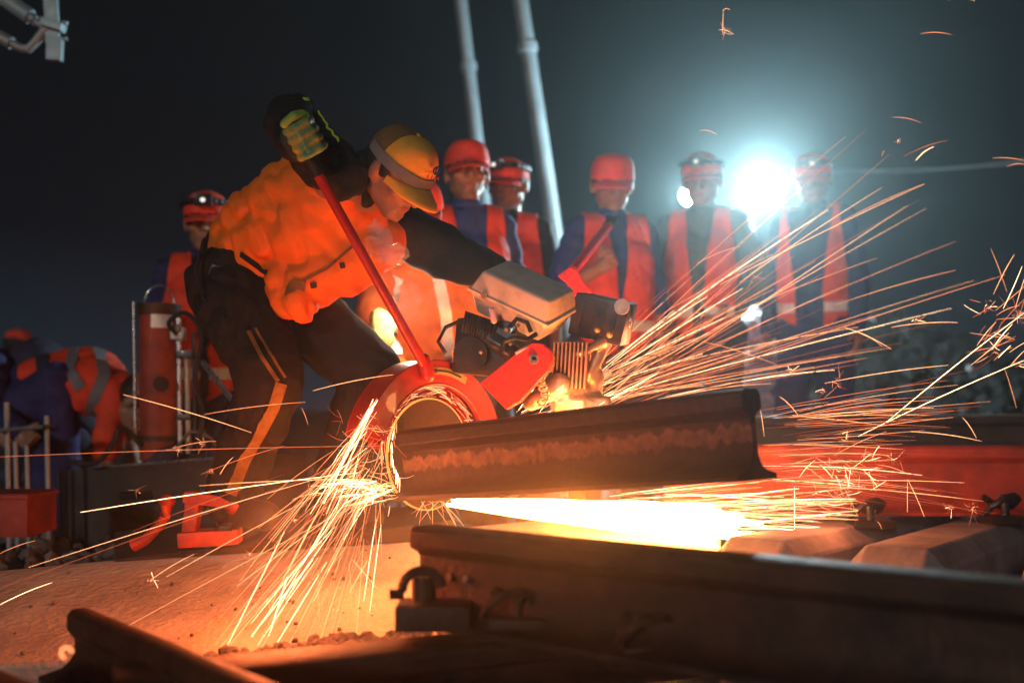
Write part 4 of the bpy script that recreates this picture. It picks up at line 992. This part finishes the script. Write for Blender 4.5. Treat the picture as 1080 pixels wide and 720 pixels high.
# ------------------------------------------------------------ sparks
rs = random.Random(21)
class Sp:
    def __init__(s): s.b = MB()
    def streak(s, p0, p1, r=.0009, heat=.9, sag=0., head=None, n=7, d0=None, d1=None):
        p0 = V(p0); p1 = V(p1); pts = []; rr = []
        for i in range(n+1):
            t = i/n; p = p0.lerp(p1, t); p.z += sag*4*t*(1-t); pts.append(p); rr.append(r*.48*(.20+.75*math.sin(math.pi*min(1, .10+t*.80))))
        h_ = heat-.05+rs.gauss(0, .12); s.b.tube(pts, rr, 4, mi=0 if h_ < .5 else 1 if h_ < .65 else 2 if h_ < .80 else 3 if h_ < .93 else 4, closed_ends=False)
        return pts
    def px(s, a, b, da, db, **k): return s.streak(P(a[0], a[1], da), P(b[0], b[1], db), **k)
    def burst(s, c, size, n=7, heat=.9, r=.0008):
        for i in range(int(n*1.4)):
            d = V((rs.gauss(0, 1), rs.gauss(0, .5), rs.gauss(0, 1))).normalized()*size*rs.choice((.25, .4, .6, 1.25))
            c1 = c+V((rs.gauss(0, .18), 0, rs.gauss(0, .18)))*size
            s.streak(c1, c1+d, .0006, heat*rs.uniform(.5, 1), sag=rs.uniform(-.003, .003), n=3)
    def done(s, name, label):
        o = s.b.build(name, SPK, None, auto=0, smooth=False); tag(o, label, 'sparks', kind='stuff'); return o
solo((0, 0, 0))
U = rs.uniform
# 1 shower down to the left of the disc
S = Sp()
for i in range(130):
    t = rs.random(); x0 = U(385, 412); y0 = U(425, 520)
    ang = math.radians(rs.gauss(122, 13)); L = U(60, 300)*(1.15-t*.4)
    st = U(0, .55)*L; a = (x0+math.cos(ang)*st, y0+math.sin(ang)*st); L2 = U(.25, .8)*L
    b = (a[0]+math.cos(ang)*L2, a[1]+math.sin(ang)*L2)
    if b[1] > 690: b = (a[0]+(b[0]-a[0])*(690-a[1])/(b[1]-a[1]), 690)
    if b[1] < a[1]+6: continue
    d = 2.58; f0 = (a[1]-430)/260; f1 = (b[1]-430)/260
    S.px(a, b, d-.35*f0, d-.35*f1, r=U(.0006, .0013), heat=U(.6, 1), sag=U(0, .006))
    if rs.random() < .16: S.burst(P(b[0], b[1], d-.35*f1), .02, 6)
for i in range(16):      # dense hot bundle off the guard lip
    a = (394+U(-3, 5), 424+U(-4, 6)); b = (a[0]-U(15, 75), 0); k = (a[0]-b[0]); b = (b[0], a[1]+k*U(1.5, 2.3))
    S.px(a, b, 2.58, 2.45, r=U(.0010, .0022), heat=U(.85, 1))
for (a, b) in (((235, 690), (300, 560)), ((265, 670), (330, 590)), ((372, 590), (398, 620)), ((372, 640), (368, 592)), ((303, 608), (283, 672)), ((388, 590), (368, 625)), ((335, 600), (337, 660)), ((198, 690), (201, 672))):
    S.px(a, b, 2.2, 2.3, r=.0012, heat=.95)
S.done('sparks', 'shower of orange sparks falling left of the cutting disc over the concrete beam')
# 2 long flights to the far left
S = Sp()
for (a, b, h) in (((378, 498), (85, 540), .8), ((385, 490), (30, 598), .95), ((395, 480), (-5, 622), .7), ((330, 412), (205, 402), 0), ((400, 520), (125, 665), .85), ((265, 456), (130, 416), .8), ((322, 424), (215, 437), .75),
                  ((400, 470), (-10, 482), .55), ((228, 465), (182, 473), .8), ((205, 584), (158, 612), .95), ((55, 614), (-5, 640), .95), ((66, 636), (50, 645), .5), ((37, 570), (-5, 586), .8), ((98, 634), (97, 698), .8),
                  ((300, 470), (212, 500), .8), ((246, 482), (232, 500), .7), ((415, 395), (330, 412), .6), ((325, 448), (318, 430), .8), ((390, 505), (210, 512), .85), ((300, 500), (140, 560), .5)):
    if h: S.px(a, b, 2.58, 2.35, r=.0011, heat=h, sag=.004, n=10)
for (x, y) in ((160, 612), (222, 496), (144, 517), (215, 470), (186, 473)): S.burst(P(x, y, 2.45), .018, 7, .95)
S.done('sparks', 'long thin spark trails flying to the far left across the dark')
# 3 hot knot at the foot of the disc
S = Sp()
for i in range(100):
    c = P(418-abs(rs.gauss(0, 22)), 520-abs(rs.gauss(0, 8))+rs.gauss(0, 4), 2.55+U(-.04, .02)); a = math.radians(rs.gauss(192, 22)); L = U(.015, .10)
    S.streak(c, c+V((math.cos(a)*L, U(-.04, .01), math.sin(a)*L*.8)), U(.0008, .0020), U(.7, 1), sag=U(-.004, .01), n=5)
for i in range(60):
    c = P(U(355, 420), U(430, 525), 2.55); a = U(0, 6.28); L = U(.015, .06)
    S.streak(c, c+V((math.cos(a)*L, 0, math.sin(a)*L)), .0007, U(.45, .95), sag=U(-.008, .008), n=5)
for i in range(14): S.px((U(440, 475), 528), (U(432, 500), U(540, 558)), 2.6, 2.55, r=.0008, heat=.9, sag=.004)
for i in range(26):      # hot line up the disc's left edge
    t = rs.random(); a = math.radians(150+60*t); 
    x = 458-45*math.cos(math.radians(-30+70*t)); y = 475+55*math.sin(math.radians(-35+70*t)); S.px((x, y), (x+U(-2, 2), y+U(6, 16)), 2.6, 2.6, r=.0016, heat=.97, n=3)
S.done('sparks', 'tangled knot of brightest sparks at the foot of the cutting disc')
# 4 fine swirl inside the guard
S = Sp()
for i in range(55):
    a0 = U(20, 165); a1 = a0+U(-32, 32); pts = []; r0 = U(.150, .184); r1 = U(.150, .184)
    Xn = cX.copy(); Xn.z = 0; Xn.normalize(); Yd = V((0, 0, 1)).cross(Xn).normalized(); Yd = Yd if Yd.x > 0 else -Yd; O = P(458, 479, 2.74)-Xn*.02
    for k in range(9):
        a = math.radians(a0+(a1-a0)*k/8); r_ = r0+(r1-r0)*k/8; pts.append(O+(Yd*math.cos(a)+V((0, 0, 1))*math.sin(a))*r_+Xn*.01)
    S.b.tube(pts, .0005, 4, mi=rs.choice((1, 2, 2, 3)), closed_ends=False)
S.done('sparks', 'fine net of curling sparks between the cutting disc and its red guard')
# 5 fan rising to the right from behind the rail
S = Sp()
for i in range(100):
    f = rs.random(); src = (U(548, 640), U(425, 436)); ang = math.radians(-(8+f*36+rs.gauss(0, 1.6))); L = U(110, 330)*(1-.25*f) if rs.random() < .75 else U(250, 440)
    st = U(0, .45)*L; a = (src[0]+math.cos(ang)*st, src[1]+math.sin(ang)*st); b = (src[0]+math.cos(ang)*L, src[1]+math.sin(ang)*L)
    S.px(a, b, 2.75+.5*st/300, 2.75+.5*L/300, r=U(.0007, .0012), heat=U(.45, .95), sag=U(-.002, .012), n=8)
for i in range(30):
    a = (U(540, 640), U(425, 440)); b = (a[0]+U(20, 90), a[1]-U(8, 50)); S.px(a, b, 2.72, 2.85, r=U(.0012, .0020), heat=U(.8, 1))
for (a, b) in (((975, 194), (885, 235)), ((975, 194), (760, 300)), ((930, 198), (780, 298)), ((1008, 285), (880, 322)), ((905, 345), (700, 385)), ((925, 272), (740, 345)), ((815, 268), (700, 330)), ((780, 260), (735, 278)), ((820, 385), (740, 360)), ((860, 275), (650, 400)), ((1060, 290), (760, 390))):
    S.px(a, b, 3.2, 3.0, r=.0012, heat=.85, sag=.006, n=10)
for (x, y) in ((795, 293), (750, 325), (740, 330), (700, 385)): S.burst(P(x, y, 3.), .03, 9, .8)
S.done('sparks', 'broad fan of fine sparks rising to the right behind the saw')
# 6 sprays to the right of the cut rail
S = Sp()
for i in range(75):
    a = (U(800, 850), U(430, 520)); an = rs.gauss((470-a[1])*.0022, .07); L = U(40, 210); b = (a[0]+L, a[1]-L*an-L*.03)
    S.px(a, b, 2.55, 2.8, r=U(.0006, .0011), heat=U(.35, .95), sag=U(-.002, .008))
for i in range(120):
    a = (U(640, 780), U(520, 560)); L = U(60, 170); b = (min(905, a[0]+L), 0); b = (b[0], a[1]+(b[0]-a[0])*U(-.14, .10)); S.px(a, b, 2.75, 3.0, r=U(.0008, .0017), heat=U(.75, 1), sag=U(0, .004))
for (a, b) in (((1005, 440), (880, 458)), ((1035, 465), (960, 455)), ((1080, 380), (905, 460)), ((1080, 330), (935, 445)), ((985, 430), (850, 440)), ((1000, 385), (870, 404)), ((957, 505), (975, 545)), ((957, 508), (957, 540)), ((838, 513), (838, 558)),
               ((802, 432), (806, 460)), ((1045, 262), (1062, 308)), ((1048, 310), (1070, 268)), ((880, 480), (935, 455)), ((940, 345), (1010, 340)), ((890, 345), (940, 368)), ((905, 350), (930, 365)), ((925, 490), (958, 500)), ((1060, 390), (1072, 430)), ((1015, 440), (1030, 462)), ((885, 505), (905, 545)), ((925, 550), (930, 558)), ((822, 418), (842, 438))):
    S.px(a, b, 2.8, 2.8, r=.0013, heat=.92, sag=.005, n=8)
for (x, y, z) in ((890, 458, .04), (887, 525, .05), (895, 500, .05), (840, 527, .03), (945, 485, .03), (1003, 535, .02), (1025, 535, .03), (884, 405, .035), (868, 412, .02), (835, 390, .02), (965, 338, .02), (1050, 370, .06), (1072, 330, .05), (1040, 325, .04)): S.burst(P(x, y, 2.75), z, 10, .98, .0011)
for i in range(46):
    a = (U(855, 920), U(480, 535)); an = U(0, 6.28); S.px(a, (a[0]+math.cos(an)*U(8, 26), a[1]+math.sin(an)*U(8, 26)), 2.75, 2.75, r=.0008, heat=U(.7, 1), sag=U(-.006, .006))
for i in range(30):
    c = (U(1020, 1085), U(315, 400)); an = math.radians(rs.gauss(-25, 22)); L = U(12, 55); S.px(c, (c[0]+math.cos(an)*L, c[1]+math.sin(an)*L), 2.6, 2.6, r=.0011, heat=U(.6, .98), sag=U(-.004, .006))
S.done('sparks', 'level sprays and starry bursts of sparks right of the cut rail')
# 7 stray sparks high up
S = Sp()
for (a, b) in (((763, 12), (762, 36)), ((762, 12), (770, 11)), ((758, 32), (774, 37)), ((971, 36), (1004, 37)), ((941, 124), (972, 130)), ((738, 138), (756, 142)), ((953, 165), (1000, 148)), ((966, 169), (985, 155)), ((1047, 167), (1085, 171)), ((1062, 176), (1082, 174)), ((1000, 0), (1028, 1)), ((930, 165), (933, 160))):
    S.px(a, b, 3.0, 3.0, r=.0012, heat=.88, sag=.006)
S.burst(P(948, 148, 3.), .014, 8, .9); S.burst(P(764, 32, 3.), .02, 6, .9)
S.done('sparks', 'few stray sparks floating high in the dark sky at right')
# 8 the white-hot jet under the cut rail
def jet():
    mb = MB(); a = P(468, 529, 2.74); n = 14; solo((0, 0, 0))
    pts = []; 
    b = P(805, 553, 3.0)
    # flattened, ragged tongue
    ax = (b-a); L = ax.length; ax.normalize(); up = V((0, 0, 1)); sd_ = ax.cross(up).normalized(); up = sd_.cross(ax)
    for j in range(95):
        s0 = U(0, .30); s1 = U(.45, .92) if j < 78 else U(.8, 1.); 
        o0 = sd_*U(-.02, .02)+up*U(-.01, .008); sp = U(-1, 1); o1 = sd_*sp*.20+up*U(-.050, .040)
        pp = []; rr = []
        for i in range(10):
            t = s0+(s1-s0)*i/9; pp.append(a+ax*L*t+o0*(1-t)+o1*t); rr.append((.004+.013*math.sin(math.pi*(i+.4)/10)*(.5+t)))
        mb.tube(pp, rr, 6, closed_ends=True)
    o = mb.build('spark_jet', M['jet'], None, auto=0); tag(o, 'white hot jet of sparks blazing between the raised rail and the foreground rail', 'sparks', kind='stuff')
jet()

# ------------------------------------------------------------ haze, sky, lights, camera
solo((0, 6, 4)); m_ = MB(); m_.box((0, 6, 5.0), (26, 20, 12.5)); hz = m_.build('haze', M['ground'], None, smooth=False, auto=0)
m, N, L, b = new_mat('haze'); N.remove(b); pv = N.new('ShaderNodeVolumePrincipled'); pv.inputs['Density'].default_value = .0110; pv.inputs['Color'].default_value = (.76, .93, .98, 1); pv.inputs['Anisotropy'].default_value = .88
L.new(pv.outputs[0], N['Material Output'].inputs['Volume']); hz.data.materials.clear(); hz.data.materials.append(m); hz['kind'] = 'stuff'
m.cycles.homogeneous_volume = True if hasattr(m.cycles, 'homogeneous_volume') else None

W = bpy.data.worlds.new('World'); bpy.context.scene.world = W; W.use_nodes = True; N = W.node_tree.nodes; L = W.node_tree.links; bg = N['Background']
tc = N.new('ShaderNodeTexCoord'); sp = N.new('ShaderNodeSeparateXYZ'); L.new(tc.outputs['Generated'], sp.inputs[0]); r = N.new('ShaderNodeValToRGB')
e = r.color_ramp.elements; e[0].position = 0; e[0].color = (.016, .026, .038, 1); e[1].position = .45; e[1].color = (.0045, .0046, .0050, 1); x = e.new(.16); x.color = (.0062, .0068, .0092, 1)
L.new(sp.outputs['Z'], r.inputs['Fac']); L.new(r.outputs['Color'], bg.inputs['Color']); bg.inputs['Strength'].default_value = 1.0

def sun(dirv, s, col, ang):
    l = bpy.data.lights.new('work_light', 'SUN'); l.energy = s; l.color = col; l.angle = math.radians(ang); o = bpy.data.objects.new('work_light', l); C.objects.link(o)
    o.rotation_euler = (-V(dirv)).to_track_quat('Z', 'Y').to_euler()
sun((.34, .92, -.20), .62, (1., .90, .80), 4)
def point(name, p, e, col, size):
    l = bpy.data.lights.new(name, 'POINT'); l.energy = e; l.color = col; l.shadow_soft_size = size; o = bpy.data.objects.new(name, l); C.objects.link(o); o.location = p
point('spark_glow', P(372, 512, 2.48), 4.5, (1, .26, .07), .03)
point('spark_glow', P(290, 562, 2.12), 17, (1, .18, .05), .10)
point('spark_glow', P(604, 424, 2.62), 1.8, (1, .36, .12), .03)
point('spark_glow', P(430, 320, 3.10), 4, (1, .75, .55), .05)
point('spark_glow', P(720, 390, 3.0), 7, (1, .24, .09), .08)
point('spark_glow', P(880, 505, 2.85), 5, (1, .22, .07), .04)
point('spark_glow', P(600, 545, 2.40), 34, (1, .20, .030), .03)
# volume added round the cut to give the orange flare glow
solo(P(610, 560, 2.2)); m_ = MB(); m_.ell(P(610, 560, 2.2), (.85, .60, .42)); sk = m_.build('glow_veil', M['ground'], None, auto=0)
m, N, L, b = new_mat('glow_veil'); N.remove(b); pv = N.new('ShaderNodeVolumePrincipled'); pv.inputs['Color'].default_value = (.8, .8, .8, 1); pv.inputs['Anisotropy'].default_value = .1
tc = N.new('ShaderNodeTexCoord'); mp = N.new('ShaderNodeMapping'); mp.inputs['Scale'].default_value = (1/.85, 1/.60, 1/.42); L.new(tc.outputs['Object'], mp.inputs[0])
ln = N.new('ShaderNodeVectorMath'); ln.operation = 'LENGTH'; L.new(mp.outputs[0], ln.inputs[0])
mr = N.new('ShaderNodeMapRange'); mr.interpolation_type = 'SMOOTHSTEP'; mr.inputs['From Min'].default_value = 1.; mr.inputs['From Max'].default_value = .1; mr.inputs['To Min'].default_value = 0; mr.inputs['To Max'].default_value = .20; L.new(ln.outputs['Value'], mr.inputs['Value'])
L.new(mr.outputs['Result'], pv.inputs['Density']); L.new(pv.outputs[0], N['Material Output'].inputs['Volume']); sk.data.materials.clear(); sk.data.materials.append(m)
tag(sk, 'thin veil added for the orange glow round the cut between the two rails', 'glow_veil', kind='stuff')

cam = bpy.data.cameras.new('camera'); co = bpy.data.objects.new('camera', cam); C.objects.link(co); bpy.context.scene.camera = co
co.location = (0, 0, CAMZ); co.rotation_euler = (math.pi/2, 0, 0); cam.sensor_width = 36; cam.lens = F/1080*36; cam.shift_y = (HOR-360)/1080; cam.clip_end = 1000; cam.clip_start = .05
cam.dof.use_dof = True; cam.dof.focus_distance = 2.6; cam.dof.aperture_fstop = 1.6
sc = bpy.context.scene; sc.view_settings.view_transform = 'Standard'; sc.view_settings.look = 'None'; sc.view_settings.exposure = 0; sc.view_settings.gamma = 1
cy = sc.cycles; cy.use_denoising = True; cy.max_bounces = 5; cy.diffuse_bounces = 2; cy.glossy_bounces = 2; cy.volume_bounces = 0; cy.volume_step_rate = 2; cy.volume_max_steps = 64; cy.transparent_max_bounces = 6; cy.sample_clamp_indirect = 4; cy.use_adaptive_sampling = True; cy.adaptive_threshold = .02
